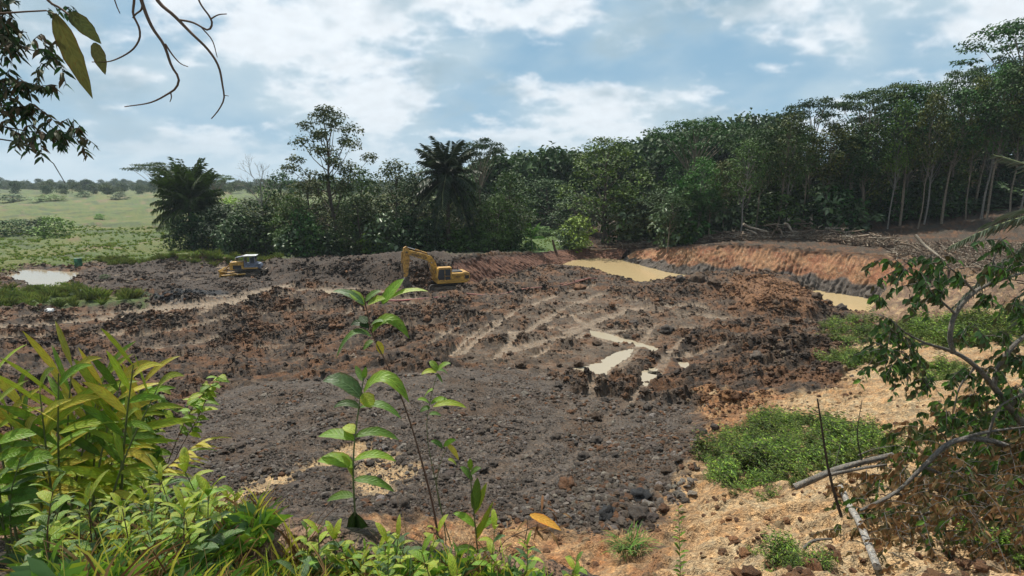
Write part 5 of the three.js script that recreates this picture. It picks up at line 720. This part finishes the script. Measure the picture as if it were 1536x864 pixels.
spray('leafy_sprig', 'slim sprig with small lime leaves standing over the gravel beside the shrub', 'plant', 3.4, [215, 780], [[[250, 700], [290, 610], [330, 562]], [[262, 690], [300, 620], [318, 575]]], { seed: 712, n: 24, len: 0.085, hang: 0.3, cols: ['lime', 'bright'], from: 0.66, r: 0.004, wood: M.stemRed });
spray('broad_weed', 'weed with broad soft leaves under the ginger clump', 'plant', 3.4, [130, 790], [[[120, 740], [100, 690]], [[150, 740], [170, 670]], [[180, 740], [210, 640]], [[190, 745], [235, 690]], [[80, 745], [60, 690]]], { seed: 713, n: 16, len: 0.13, hang: 0.15, cols: ['leaf', 'lime', 'bright'], from: 0.3, wide: 0.42 });
spray('broad_weed', 'dark broad-leaved weed hanging at the left end of the bank', 'plant', 2.6, [5, 800], [[[0, 740], [-5, 660]], [[15, 750], [30, 690]], [[-10, 740], [-40, 640]]], { seed: 714, n: 12, len: 0.16, hang: 0.2, cols: ['bright', 'leaf'], from: 0.3, wide: 0.5 });
{ const R = rng(720), z = 3.2, p0 = atDepth(222, 735, z); p0.y = heightAt(p0.x, z); const g = new THREE.Group(); g.name = 'fern'; g.position.copy(p0); scene.add(g); tag(g, 'single yellow fern frond leaning over the gravel', 'fern'); const pts = [[222, 735], [250, 702], [278, 678], [302, 662]].map((q) => atDepth(q[0], q[1], z).sub(p0)); pts.unshift(V(0, -0.02, 0)); part('rachis', limb(pts, 0.004, 0.002, 5, 4), M.stemRed, g); const cv = new THREE.CatmullRomCurve3(pts); for (let i = 0; i < 8; i++) for (const s of [-1, 1]) { const t = 0.5 + 0.5 * i / 8, a = cv.getPointAt(t), q = a.clone().add(V(0.16 + 0.02 * R(), s > 0 ? 0.05 - 0.01 * i + 0.06 * (i / 8) : -0.09 + 0.012 * i, (R() - .5) * 0.1 + s * 0.08)), L = new Leaves(); bigLeaf(L, a, q, 0.022, tint(R, R() < 0.75 ? NL.yellow : NL.lime, 0.12), { lance: true, n: 6, sag: 0.1 }); part('leaflet', L.geo(), M.fresh, g); } }
// ---- herbs: single plants along the bank, each its own
const herbs = []; { const R = rng(730); for (let k = 0; k < 6; k++) { const g = new THREE.Group(), L = new Leaves(), h = 0.30 + 0.16 * R(), S = [V(0, -0.03, 0), V((R() - .5) * 0.05, h * 0.5, (R() - .5) * 0.05), V((R() - .5) * 0.1, h, (R() - .5) * 0.1)], cv = new THREE.CatmullRomCurve3(S); part('stem', limb(S, 0.004, 0.002, 5, 3), k % 2 ? M.stem : M.stemRed, g); const n = 6 + k % 3; for (let i = 0; i < n; i++) for (const s of [0, 1]) { const t = 0.25 + 0.75 * i / (n - 1), a = cv.getPointAt(t), ang = i * 1.57 + s * Math.PI + R() * 0.4, len = (0.085 + 0.06 * R()) * (1.25 - 0.6 * t), e = t > 0.93 ? 0.9 : 0.25; bigLeaf(L, a, a.clone().add(V(Math.cos(ang) * len, len * e, Math.sin(ang) * len)), len * (k % 3 === 2 ? 0.26 : 0.42), tint(R, [NL.bright, NL.leaf, NL.lime, NL.blue][Math.floor(R() * 4)], 0.2), { n: 5, sag: 0.14, lance: k % 3 === 2, nor: V(0, 1, 0) }); } part('leaves', L.geo(), M.fresh, g); g.userData.h = h; herbs.push(g); } }
function herb(k, x, z, s, label, group) { const g = herbs[k % herbs.length].clone(); g.name = numbered('herb'); g.userData = {}; tag(g, label, 'herb', group); g.position.set(x, heightAt(x, z), -z); g.rotation.y = k * 1.3; g.scale.setScalar(s); scene.add(g); return g; }
{ const R = rng(740); let n = 0; for (let i = 0; i < 420 && n < 90; i++) { const px = -30 + R() * 960, z = 1.75 + (px < 300 ? 1.5 : 0.5) * R(), p = atDepth(px, 300, z), lim = px < 300 ? 0.9 : px < 560 ? 0.42 : px < 800 ? 0.36 : 0.2; if (R() > lim) continue; herb(i, p.x, z, (px < 300 ? 0.5 : 0.35) + 0.55 * R(), `${i % 3 === 2 ? 'narrow-leaved' : 'broad-leaved'} ${i % 2 ? 'green' : 'red'}-stemmed herb on the bank ${px < 330 ? 'below the ginger clump' : 'among the saplings'}`, px < 330 ? 'herbs on the bank below the ginger clump' : 'herbs on the bank among the saplings'); n++; } }
{ // low ground cover between the herbs
  const R = rng(750), mk = (seed, blades, h, cols, wid) => { const r = rng(seed), L = new Leaves(); for (let i = 0; i < blades; i++) { const a = r() * 6.28, l = h * (0.5 + 0.7 * r()), o = V((r() - .5) * h * 0.5, 0, (r() - .5) * h * 0.5), lean = 0.3 + 0.7 * r(), e = o.clone().add(V(Math.cos(a) * l * lean, l * (1 - 0.35 * lean), Math.sin(a) * l * lean)); bigLeaf(L, o, e, wid * (0.7 + 0.6 * r()), tint(r, cols[Math.floor(r() * cols.length)], 0.25), { n: 3, sag: 0.15, lance: true, nor: V(Math.sin(a), 0.4, -Math.cos(a)) }); } const g = new THREE.Group(); part('tuft', L.geo(), M.grass, g); return g; };
  const lowLeaf = mk(751, 30, 0.11, [NL.leaf, NL.bright, NL.lime, NL.blue], 0.03), blade = mk(752, 14, 0.17, [NL.lime, NL.leaf, NL.tan], 0.007), dry = mk(753, 16, 0.2, [NL.tan, NL.brown, NL.yellow], 0.006), A = [], B = [], D = [];
  for (let i = 0; i < 3000; i++) { const px = -60 + R() * 1000, z = 1.35 + (px < 340 ? 2.6 : 0.85) * R(), p = atDepth(px, 300, z), k = (px < 340 ? 1 : px < 600 ? 0.5 : px < 820 ? 0.4 : 0.2) * (0.4 + 0.6 * sstep(-0.3, 0.4, noiseA(p.x * 2, z * 2))); if (R() > k) continue; (R() < 0.66 ? A : R() < 0.4 ? B : D).push([p.x, heightAt(p.x, z) - 0.01, -z, 0.6 + 0.9 * R(), R() * 6.28]); }
  scatter('ground_cover', lowLeaf, A, 'stuff', 'low leafy ground cover on the near bank'); scatter('grass', blade, B, 'stuff', 'thin grass on the near bank'); scatter('dry_grass', dry, D, 'stuff', 'dry grass stalks on the near bank');
  // fine green growth on the sandy slope
  const fine = (() => { const r = rng(755), L = new Leaves(); for (let i = 0; i < 22; i++) { const a = r() * 6.28, e = V(Math.cos(a) * 0.3 * r(), 0.12 + 0.3 * r(), Math.sin(a) * 0.3 * r()), o = V((r() - .5) * 0.2, 0, (r() - .5) * 0.2); for (let j = 0; j < 9; j++) { const q = o.clone().lerp(e, 0.25 + 0.75 * j / 8), u = unit(r), n = V(u.x * 0.6, 1, u.z * 0.6).normalize(), d = V(u.z, 0.25 * u.y, -u.x); d.addScaledVector(n, -d.dot(n)).normalize(); L.leaf(q, d, n, 0.07 + 0.05 * r(), 0.022, tint(r, [NL.leaf, NL.dark, NL.bright, NL.leaf, [0.11, 0.13, 0.045]][Math.floor(r() * 5)], 0.3)); } } const g = new THREE.Group(); part('tuft', L.geo(), M.grass, g); return g; })(), patch = [], far = [];
  const fill = (list, P, n, s0, s1) => { const q = zoneOf(P); for (let i = 0; i < n; i++) { const x = mix(q.box[0] + 4, q.box[1] - 4, R()), z = mix(q.box[2] + 4, q.box[3] - 4, R()); if (polySide(q.P, x, z) < -0.3 + 0.6 * R() - 0.5 * noiseA(x, z)) continue; list.push([x, heightAt(x, z) - 0.02, -z, (s0 + (s1 - s0) * R()) * (0.8 + 0.5 * noiseB(x * 0.9, z * 0.9)), R() * 6.28, 0.8 + 0.5 * R(), ((q) => [0.85 * q + 0.15 * R(), 0.8 * q, 0.8 * q])(0.75 + 0.45 * noiseC(x * 0.7, z * 0.7) + 0.25 * R())]); } };
  fill(patch, [[1070, 735], [1066, 690], [1120, 640], [1165, 625], [1230, 640], [1310, 655], [1345, 690], [1290, 700], [1210, 725], [1170, 750], [1100, 752]], 900, 0.8, 1.6); fill(patch, [[1240, 540], [1300, 535], [1310, 552], [1250, 558]], 160, 1.2, 2); fill(patch, [[1232, 497], [1290, 492], [1322, 515], [1240, 522]], 240, 1.4, 2.4); fill(patch, [[1330, 492], [1420, 484], [1536, 470], [1620, 480], [1580, 520], [1430, 530], [1340, 512]], 900, 1, 2.2); fill(patch, [[1380, 555], [1440, 550], [1440, 578], [1385, 578]], 180, 0.9, 1.6); fill(patch, [[1480, 820], [1540, 812], [1560, 850], [1480, 850]], 70, 0.6, 1); fill(patch, [[1150, 850], [1210, 845], [1230, 880], [1150, 880]], 50, 0.4, 0.8);
  scatter('green_growth', fine, patch, 'stuff', 'patches of fine green growth on the sandy slope');
  // field grass and verge
  const tuft = mk(756, 12, 0.42, [[0.19, 0.28, 0.05], [0.25, 0.29, 0.06], [0.16, 0.25, 0.045], [0.26, 0.28, 0.07]], 0.10), F1 = [], bushy = mk(757, 70, 1.3, [[0.19, 0.29, 0.055], [0.24, 0.33, 0.07], [0.13, 0.20, 0.045]], 0.12), F2 = [];
  for (let i = 0; i < 6000; i++) { const z = 62 + 100 * Math.pow(R(), 1.3), x = -z * 1.15 + R() * z * 0.95; const c = Math.max(inZone('field', x, z, 1, 0), inZone('verge', x, z, 0.4, 0)); if (c < 0.5) continue; F1.push([x, heightAt(x, z) - 0.05, -z, (0.5 + 0.7 * R()) * (0.8 + z / 200), R() * 6.28, 0.7 + 0.5 * R()]); }
  fill(F2, [[-40, 436], [60, 436], [140, 448], [222, 446], [218, 458], [100, 461], [-40, 462]], 420, 0.5, 1.1); fill(F2, [[150, 390], [280, 386], [430, 390], [400, 395], [280, 394], [160, 400]], 700, 0.5, 0.9);
  for (let i = 0; i < 900; i++) { const x = -5 + R() * 24, z = 100 + R() * 40; if (inZone('green', x, z, 1, 0) > 0.4) F1.push([x, heightAt(x, z), -z, 0.5 + 0.5 * R(), R() * 6.28, 1]); }
  scatter('field_grass', tuft, F1, 'stuff', 'rough grass of the open field'); scatter('verge_growth', bushy, F2, 'stuff', 'bushy weeds along the verge of the bare ground');
}
{ const R = rng(760); for (const [px, py, w, h] of [[10, 356, 46, 26], [40, 352, 40, 22], [75, 356, 50, 30], [62, 344, 36, 18], [145, 328, 14, 7], [180, 300, 24, 8], [128, 296, 20, 8], [20, 302, 40, 10], [75, 302, 40, 10], [262, 352, 34, 26], [305, 354, 40, 30], [326, 350, 44, 40], [345, 342, 44, 44], [284, 358, 40, 22], [100, 450, 24, 14], [190, 452, 30, 14], [140, 420, 14, 8]]) { const p = hitBase(px, py); plant('shrub' + (1 + (px % 2) * 2), 'field_bush', px, py - h, -p.z, w, py < 430 ? 'dark rounded bush standing in the open field' : 'green bush on the verge of the bare ground', 'bush', py < 430 ? 'bushes scattered over the open field' : 'bushes on the verge of the bare ground'); } }
for (const [px, top, z, w] of [[262, 328, 108, 40], [283, 322, 107, 44], [304, 326, 108, 44], [322, 318, 109, 40]]) plant('shrub1', 'field_bush', px, top, z, w, 'dark bush crowding the trunk of the lone oil palm', 'bush', 'bushes round the lone oil palm');
// grass tuft, slender weed and a dead yellow leaf
{ const R = rng(770), p = groundAt(945, 838), L = new Leaves(); for (let i = 0; i < 260; i++) { const a = R() * 6.28, l = 0.35 + 0.35 * R(), o = V((R() - .5) * 0.45, 0, (R() - .5) * 0.3); bigLeaf(L, o, o.clone().add(V(Math.cos(a) * l * 0.8, l * (0.35 + 0.4 * R()), Math.sin(a) * l * 0.7)), 0.012, tint(R, R() < 0.3 ? NL.tan : R() < 0.6 ? NL.leaf : NL.dark, 0.25), { n: 4, sag: 0.25, lance: true, nor: V(0, 1, 0.2) }); } const m = part(numbered('grass_tuft'), L.geo(), M.grass, scene); m.position.copy(p); tag(m, 'low green grass tuft on the clay below the gravel heap', 'grass tuft');
  spray('slender_weed', 'slender upright weed on the bare sand beside the gravel', 'plant', 5.5, [1022, 900], [[[1020, 840], [1018, 760]]], { seed: 771, n: 26, len: 0.09, hang: -0.3, cols: ['leaf', 'bright'], from: 0.3, r: 0.005, wide: 0.25 });
  const z = 4.3, a = atDepth(795, 772, z), b = atDepth(842, 796, z - 0.2), Ly = new Leaves(); bigLeaf(Ly, V(0, 0, 0), b.sub(a), 0.075, [0.50, 0.27, 0.05], { n: 8, sag: 0.05, nor: V(0, 1, 0.8).normalize() }); const dl = part(numbered('dead_leaf'), Ly.geo(), M.dryLeaf, scene); dl.position.copy(a); tag(dl, 'yellowed dead leaf caught on dry stalks below the gravel', 'leaf');
  spray('dry_stalks', 'bundle of bent dry stalks holding up the yellowed leaf', 'stalks', 4.3, [770, 880], [[[790, 800], [796, 771], [850, 770]], [[780, 840], [800, 800], [840, 794]], [[750, 820], [800, 790], [842, 768]]], { seed: 772, n: 9, len: 0.16, hang: 0.5, cols: ['tan', 'brown'], from: 0.3, wide: 0.12, wood: woods[0], mat: M.dryLeaf });
}
// ---------------------------------------------------------------- right: broken tree and fallen brush
function branchy(name, label, cat, base, z, paths, wood, o = {}) { // paths: [[px, py, dz]...], r0, r1
  const p0 = at(z)(base); p0.y = heightAt(p0.x, -p0.z) - 0.05; const g = new THREE.Group(); g.name = numbered(name); g.position.copy(p0); scene.add(g); tag(g, label, cat);
  paths.forEach(([pts, r0, r1, nm], i) => { const P = pts.map((q) => at(z)(q).sub(p0)); if (i === 0 && o.root !== false) P.unshift(V(0, 0, 0)); part(nm ?? 'branch', limb(P, r0, r1, 7, 4), wood, g); });
  return [g, p0];
}
function sprig(L, R, a, dir, n, len, cols, o = {}) { // drooping twig with leaves
  const e = a.clone().add(dir), m = a.clone().lerp(e, 0.5).add(V(0, 0.12 * dir.length(), 0)), cv = new THREE.CatmullRomCurve3([a, m, e]);
  for (let i = 0; i < n; i++) { const t = 0.15 + 0.85 * (i + R()) / n, q = cv.getPointAt(t), u = unit(R), l = len * (0.6 + 0.7 * R()), d = V(u.x * 0.8, -(o.hang ?? 0.7) + u.y * 0.5, u.z * 0.8).normalize(); bigLeaf(L, q, q.clone().addScaledVector(d, l), l * (o.wide ?? 0.45), tint(R, cols[Math.floor(R() * cols.length)], 0.3), { n: 3, sag: 0.1, nor: V(u.z, 0.5, 0.8).normalize() }); }
  return limb([a, m, e], o.r ?? 0.008, 0.003, 4, 2);
}
{ const R = rng(800), z = 8.2, greens = [NL.dark, NL.leaf, [0.06, 0.12, 0.035], NL.blue, [0.10, 0.09, 0.04]];
  const [g, p0] = branchy('broken_tree', 'broken grey tree with drooping green leaves leaning over the sandy slope', 'tree', [1540, 690], z, [[[[1535, 640], [1512, 610], [1490, 580], [1462, 548], [1430, 528], [1388, 515]], 0.075, 0.022, 'trunk'], [[[1430, 530], [1425, 505], [1434, 470], [1462, 438], [1500, 420], [1560, 402]], 0.04, 0.02], [[[1490, 582], [1500, 545], [1536, 505], [1600, 480, 0.3]], 0.04, 0.02], [[[1434, 472], [1405, 445], [1380, 420], [1355, 402]], 0.02, 0.006], [[[1462, 438], [1440, 415], [1410, 390]], 0.018, 0.006], [[[1388, 515], [1360, 500], [1335, 478]], 0.018, 0.006], [[[1512, 610], [1560, 570], [1620, 560]], 0.05, 0.03], [[[1500, 420], [1490, 390], [1510, 360]], 0.018, 0.006], [[[1465, 548], [1440, 580], [1430, 620]], 0.02, 0.006], [[[1388, 515], [1350, 520], [1325, 510]], 0.018, 0.006]], M.barkGrey);
  const L = new Leaves(), tw = [], A = at(z); const tuft = (px, py, n, reach, k = 6) => { for (let j = 0; j < k; j++) { const a = A([px + (R() - .5) * 26, py + (R() - .5) * 16, (R() - .5) * 0.5]).sub(p0), d = V((R() - .5) * 2, -0.2 - R() * 0.9, (R() - .5) * 1.4).normalize().multiplyScalar(reach * (0.5 + R())); tw.push(sprig(L, R, a, d, n, 0.125, greens, { hang: 0.8 })); } };
  for (const [px, py, k, reach] of [[1345, 500, 11, 0.55], [1325, 520, 8, 0.5], [1360, 525, 9, 0.55], [1340, 545, 9, 0.5], [1355, 402, 6, 0.35], [1385, 418, 6, 0.3], [1335, 395, 4, 0.3], [1375, 445, 5, 0.3], [1410, 390, 6, 0.35], [1405, 440, 5, 0.3], [1440, 412, 5, 0.3], [1490, 395, 6, 0.3], [1510, 362, 6, 0.35], [1530, 395, 6, 0.4], [1480, 440, 5, 0.3], [1520, 450, 6, 0.35], [1450, 490, 6, 0.3], [1500, 500, 7, 0.35], [1520, 530, 8, 0.4], [1490, 555, 8, 0.4], [1530, 580, 9, 0.4], [1470, 590, 8, 0.4], [1450, 560, 6, 0.35], [1430, 620, 7, 0.35], [1330, 480, 5, 0.3], [1320, 440, 4, 0.25], [1400, 400, 4, 0.3], [1545, 470, 8, 0.4], [1500, 620, 9, 0.4], [1535, 540, 7, 0.4], [1400, 570, 5, 0.3]]) tuft(px, py, 11, reach, k);
  const t = part('twigs', mergeGeometries(tw), M.barkGrey, g); t.userData.kind = 'stuff'; part('leaves', L.geo(), M.leaf, g);
}
{ const R = rng(810), z = 7.6, browns = [[0.24, 0.14, 0.07], [0.30, 0.19, 0.10], [0.40, 0.27, 0.14], [0.46, 0.34, 0.19], [0.12, 0.125, 0.05], [0.16, 0.15, 0.08]];
  const [g, p0] = branchy('fallen_tree', 'fallen tree with withered brown leaves heaped over the sandy slope', 'tree', [1480, 740], z, [[[[1560, 690], [1480, 660], [1430, 662], [1385, 700], [1345, 738], [1290, 766]], 0.05, 0.022, 'trunk'], [[[1430, 662], [1470, 650], [1540, 640]], 0.03, 0.012], [[[1385, 700], [1440, 720], [1520, 730]], 0.025, 0.01], [[[1345, 738], [1400, 770], [1420, 760]], 0.022, 0.01], [[[1395, 760], [1360, 790], [1335, 830], [1320, 870]], 0.022, 0.010], [[[1440, 720], [1470, 770], [1490, 830]], 0.02, 0.008], [[[1520, 730], [1540, 790], [1536, 860]], 0.02, 0.008], [[[1480, 660], [1500, 610], [1536, 590]], 0.022, 0.008]], M.barkGrey, { root: false });
  const L = new Leaves(), L2 = new Leaves(), tw = [], A = at(z);
  for (let i = 0; i < 900; i++) { const px = 1235 + 340 * Math.pow(R(), 0.62), py = 640 + R() * 230; if (px < 1330 && (py < 740 || py > 850) && R() < 0.7) continue; if (px < 1400 && py < 690 && R() < 0.8) continue; const a = hitBase(px, py); a.y = heightAt(a.x, -a.z) + 0.1 + (0.25 + 0.75 * sstep(1240, 1450, px)) * R(); a.sub(p0); const d = V((R() - .5) * 2, -0.1 - R() * 0.6, (R() - .5) * 1.6).normalize().multiplyScalar(0.2 + 0.35 * R()), green = py < 740 && R() < 0.55 || R() < 0.2; tw.push(sprig(green ? L2 : L, R, a, d, 12, 0.0165 * -(a.z + p0.z), green ? [NL.dark, NL.leaf, [0.13, 0.17, 0.06]] : browns, { hang: 0.9, wide: 0.4, r: 0.006 })); }
  part('twigs', mergeGeometries(tw), M.barkGrey, g).userData.kind = 'stuff'; part('withered_leaves', L.geo(), M.dryLeaf, g); part('green_leaves', L2.geo(), M.leaf, g);
}
{ const z = 8.0; const br = (label, pts, r0, r1, mat, zz = z) => { const P = pts.map(([a, b, d]) => at(zz)([a, b, d])), p0 = P[0].clone(), m = part(numbered('fallen_branch'), limb(P.map((p) => p.clone().sub(p0)), r0, r1, 8, 4), mat, scene); m.position.copy(p0); tag(m, label, 'branch'); };
  br('straight pale grey log lying over the green growth', [[1192, 731], [1245, 708], [1290, 694], [1340, 682]], 0.062, 0.042, M.barkGrey, 9.0); br('thinner forked grey branch under the straight log', [[1245, 712], [1290, 703], [1330, 697]], 0.034, 0.02, M.barkGrey, 8.9); { const P = [[1258, 752], [1272, 785], [1288, 820], [1312, 870]].map(([a, b], i) => { const p = groundAt(a, b); p.y += 0.16; return p; }), p0 = P[0].clone(), m = part(numbered('fallen_branch'), limb(P.map((p) => p.clone().sub(p0)), 0.055, 0.045, 9, 5), new THREE.MeshStandardMaterial({ color: new THREE.Color().setRGB(0.62, 0.58, 0.52), roughness: 0.9, map: earthMap, bumpMap: earthBump, bumpScale: 0.02 }), scene); m.position.copy(p0); tag(m, 'white peeling trunk running down to the foot of the brush', 'branch'); } br('dark thin stick standing upright in front of the log', [[1226, 598], [1234, 650], [1240, 690], [1249, 730], [1262, 775]], 0.010, 0.024, M.bark, 7.2); br('short curved grey stick on the sand beside the white trunk', [[1206, 823], [1218, 812], [1248, 808]], 0.026, 0.012, M.barkGrey, 6.6); br('bent bare twig rising in the green growth beside the log', [[1292, 690], [1286, 650], [1293, 600]], 0.012, 0.004, M.bark, 8.6); br('pale thin twig slanting behind the log', [[1287, 683], [1310, 674], [1345, 668]], 0.012, 0.006, M.barkGrey, 9.2); br('thin leaning twig over the green growth', [[1253, 697], [1262, 660], [1262, 658]], 0.008, 0.004, M.barkGrey, 8.8); br('grey broken stump end among the withered leaves', [[1390, 722], [1410, 735], [1432, 742]], 0.06, 0.05, woods[3], 7.4); br('long grey branch lying through the withered leaves', [[1385, 770], [1430, 762], [1500, 768]], 0.024, 0.014, M.barkGrey, 7.0); br('bare curved twig hanging at the corner of the brush', [[1400, 640], [1420, 660], [1412, 690]], 0.010, 0.004, M.bark, 7.8);
}
{ // scattered dead leaves on the sand
  const R = rng(820), L = new Leaves(), tone = [NL.brown, NL.tan, [0.20, 0.11, 0.05], [0.38, 0.30, 0.2]]; for (let i = 0; i < 1500; i++) { const px = 1060 + R() * 500, py = 690 + R() * 190; if (px < 1200 && R() < 0.7) continue; const p = hitBase(px, py); p.y = heightAt(p.x, -p.z) + 0.015; const a = R() * 6.28, l = 0.05 + 0.07 * R(); L.leaf(p, V(Math.cos(a), 0.1, Math.sin(a)).normalize(), V(0, 1, 0), l * 0.7, l * 0.3, tint(R, tone[i % 3], 0.3), 0.3, -0.2); } const m = part('fallen_leaves', L.geo(), M.dryLeaf, scene); m.userData.kind = 'stuff'; m.userData.label = 'dead leaves littering the sandy slope'; }
// a feathery palm at the right, its trunk beyond the frame
protos.pale = growPalm(830, { h: 5.5, fronds: 20, len: 4.6, leaflets: 40, leaflet: 0.95, thin: 0.07, r: 0.2, ca: [0.10, 0.13, 0.07], cb: [0.20, 0.20, 0.14] });
plant('pale', 'feather_palm', 1640, 200, 27, 0, 'pale feathery palm fronds in front of the wood', 'palm', undefined, { turn: 0.4 });
// ---------------------------------------------------------------- left: a tree overhanging the bank
{ const R = rng(840), z = 3.2, root = V(-4.6, 0, -2.6); root.y = heightAt(root.x, 2.6) - 0.1; const g = new THREE.Group(); g.name = 'overhanging_tree'; g.position.copy(root); scene.add(g); tag(g, 'overhanging tree with bare curved twigs and dark leaves against the sky', 'tree');
  const top = V(-0.6, 3.9, -0.3), lo = (q) => at(z)(q).sub(root);
  part('trunk', limb([V(0, 0, 0), V(0.1, 1.8, 0), V(-0.1, 3.4, -0.1), V(0.2, 4.6, -0.2)], 0.13, 0.06, 9, 4), M.bark, g);
  const bough = part('bough', limb([V(-0.05, 3.3, -0.1), lo([60, -150]), lo([170, -110]), lo([260, -60])], 0.05, 0.014, 7, 5), M.bark, g);
  const twig = (pts, r0, r1) => part('twig', limb(pts.map(lo), r0 * 1.35, r1 * 1.3, 6, 4), M.stemRed, g);
  twig([[200, -90], [212, 0], [228, 40], [246, 68], [258, 100], [268, 118], [264, 132], [250, 142], [225, 154], [187, 160]], 0.009, 0.0022); twig([[248, 66], [260, 84], [272, 96], [282, 100]], 0.004, 0.0018); twig([[256, 137], [257, 146], [255, 153]], 0.003, 0.0015);
  twig([[215, -85], [236, 0], [262, 24], [285, 48], [310, 72], [328, 100], [334, 130], [336, 148], [328, 165], [317, 178]], 0.010, 0.0022); twig([[270, 30], [290, 34], [305, 42], [313, 45], [318, 36], [315, 26], [298, 0], [290, -60]], 0.0045, 0.003); twig([[317, 28], [328, 22], [340, 21]], 0.003, 0.002); twig([[303, 42], [318, 60], [326, 86]], 0.003, 0.0015); twig([[336, 143], [343, 144]], 0.002, 0.0014);
  twig([[195, -90], [201, 0], [200, 22], [208, 40], [210, 55], [203, 70], [188, 82], [165, 92], [138, 93]], 0.0065, 0.002); twig([[214, 5], [212, 14], [203, 22], [199, 27]], 0.004, 0.003); twig([[168, -60], [172, 0], [180, 20]], 0.004, 0.002);
  twig([[-160, 30], [0, 20], [50, 17], [78, 17], [84, 22]], 0.006, 0.003); twig([[70, -60], [72, 0], [90, 12], [108, 26]], 0.008, 0.004);
  const big = (a, b, w, c) => { const L = new Leaves(); bigLeaf(L, lo(a), lo(b), w * 0.8 * z / F, c, { n: 10, sag: -0.02, lance: true, nor: V(0.5, 0.25, 1).normalize() }); part('leaf', L.geo(), M.fresh, g); }; big([82, 20], [139, 148], 30, [0.15, 0.13, 0.03]); big([106, 18], [152, 66], 26, [0.13, 0.13, 0.035]); big([142, 64], [158, 112], 20, [0.12, 0.11, 0.035]);
  const L = new Leaves(), tw = []; const zz = 4.6, lz = at(zz);
  const path = [[[-200, 120], [-60, 90], [20, 70], [60, 78], [95, 90]], [[-200, 150], [-40, 120], [40, 130], [80, 128]], [[-200, 190], [-60, 180], [30, 195], [70, 202], [115, 205]], [[-200, 130], [-30, 60], [20, 48]], [[-220, 170], [-80, 150], [20, 160], [65, 165]], [[-200, 100], [-60, 20], [5, -5]], [[-150, 205], [0, 208], [50, 222], [80, 245], [98, 275]]];
  path.forEach((p, k) => { const P = p.map((q) => lz(q).sub(root)); P.unshift(V(0.0, 3.6, -0.15)); part('branch', limb(P, 0.02, 0.003, 6, 4), M.bark, g); if (k === 6) return; const cv = new THREE.CatmullRomCurve3(P.slice(1)); for (let i = 0; i < 52; i++) { const a = cv.getPointAt(0.25 + 0.75 * R()), d = unit(R).add(V(0.3, -0.1, 0)).normalize().multiplyScalar(0.08 + 0.16 * R()); tw.push(sprig(L, R, a, d, 10, 0.085, [NL.dark, [0.03, 0.05, 0.02], [0.09, 0.06, 0.03], [0.06, 0.06, 0.025]], { hang: 0.8, wide: 0.27, r: 0.003 })); } });
  for (let i = 0; i < 12; i++) { const a = lz([70 + 40 * R(), 8 + 14 * R()]).sub(root); tw.push(sprig(L, R, a, V(0.05, -0.05, 0), 3, 0.06, [NL.dark], { r: 0.002 })); }
  part('twigs', mergeGeometries(tw), M.bark, g).userData.kind = 'stuff'; part('leaves', L.geo(), M.leaf, g);
}
renderer.render(scene, camera);
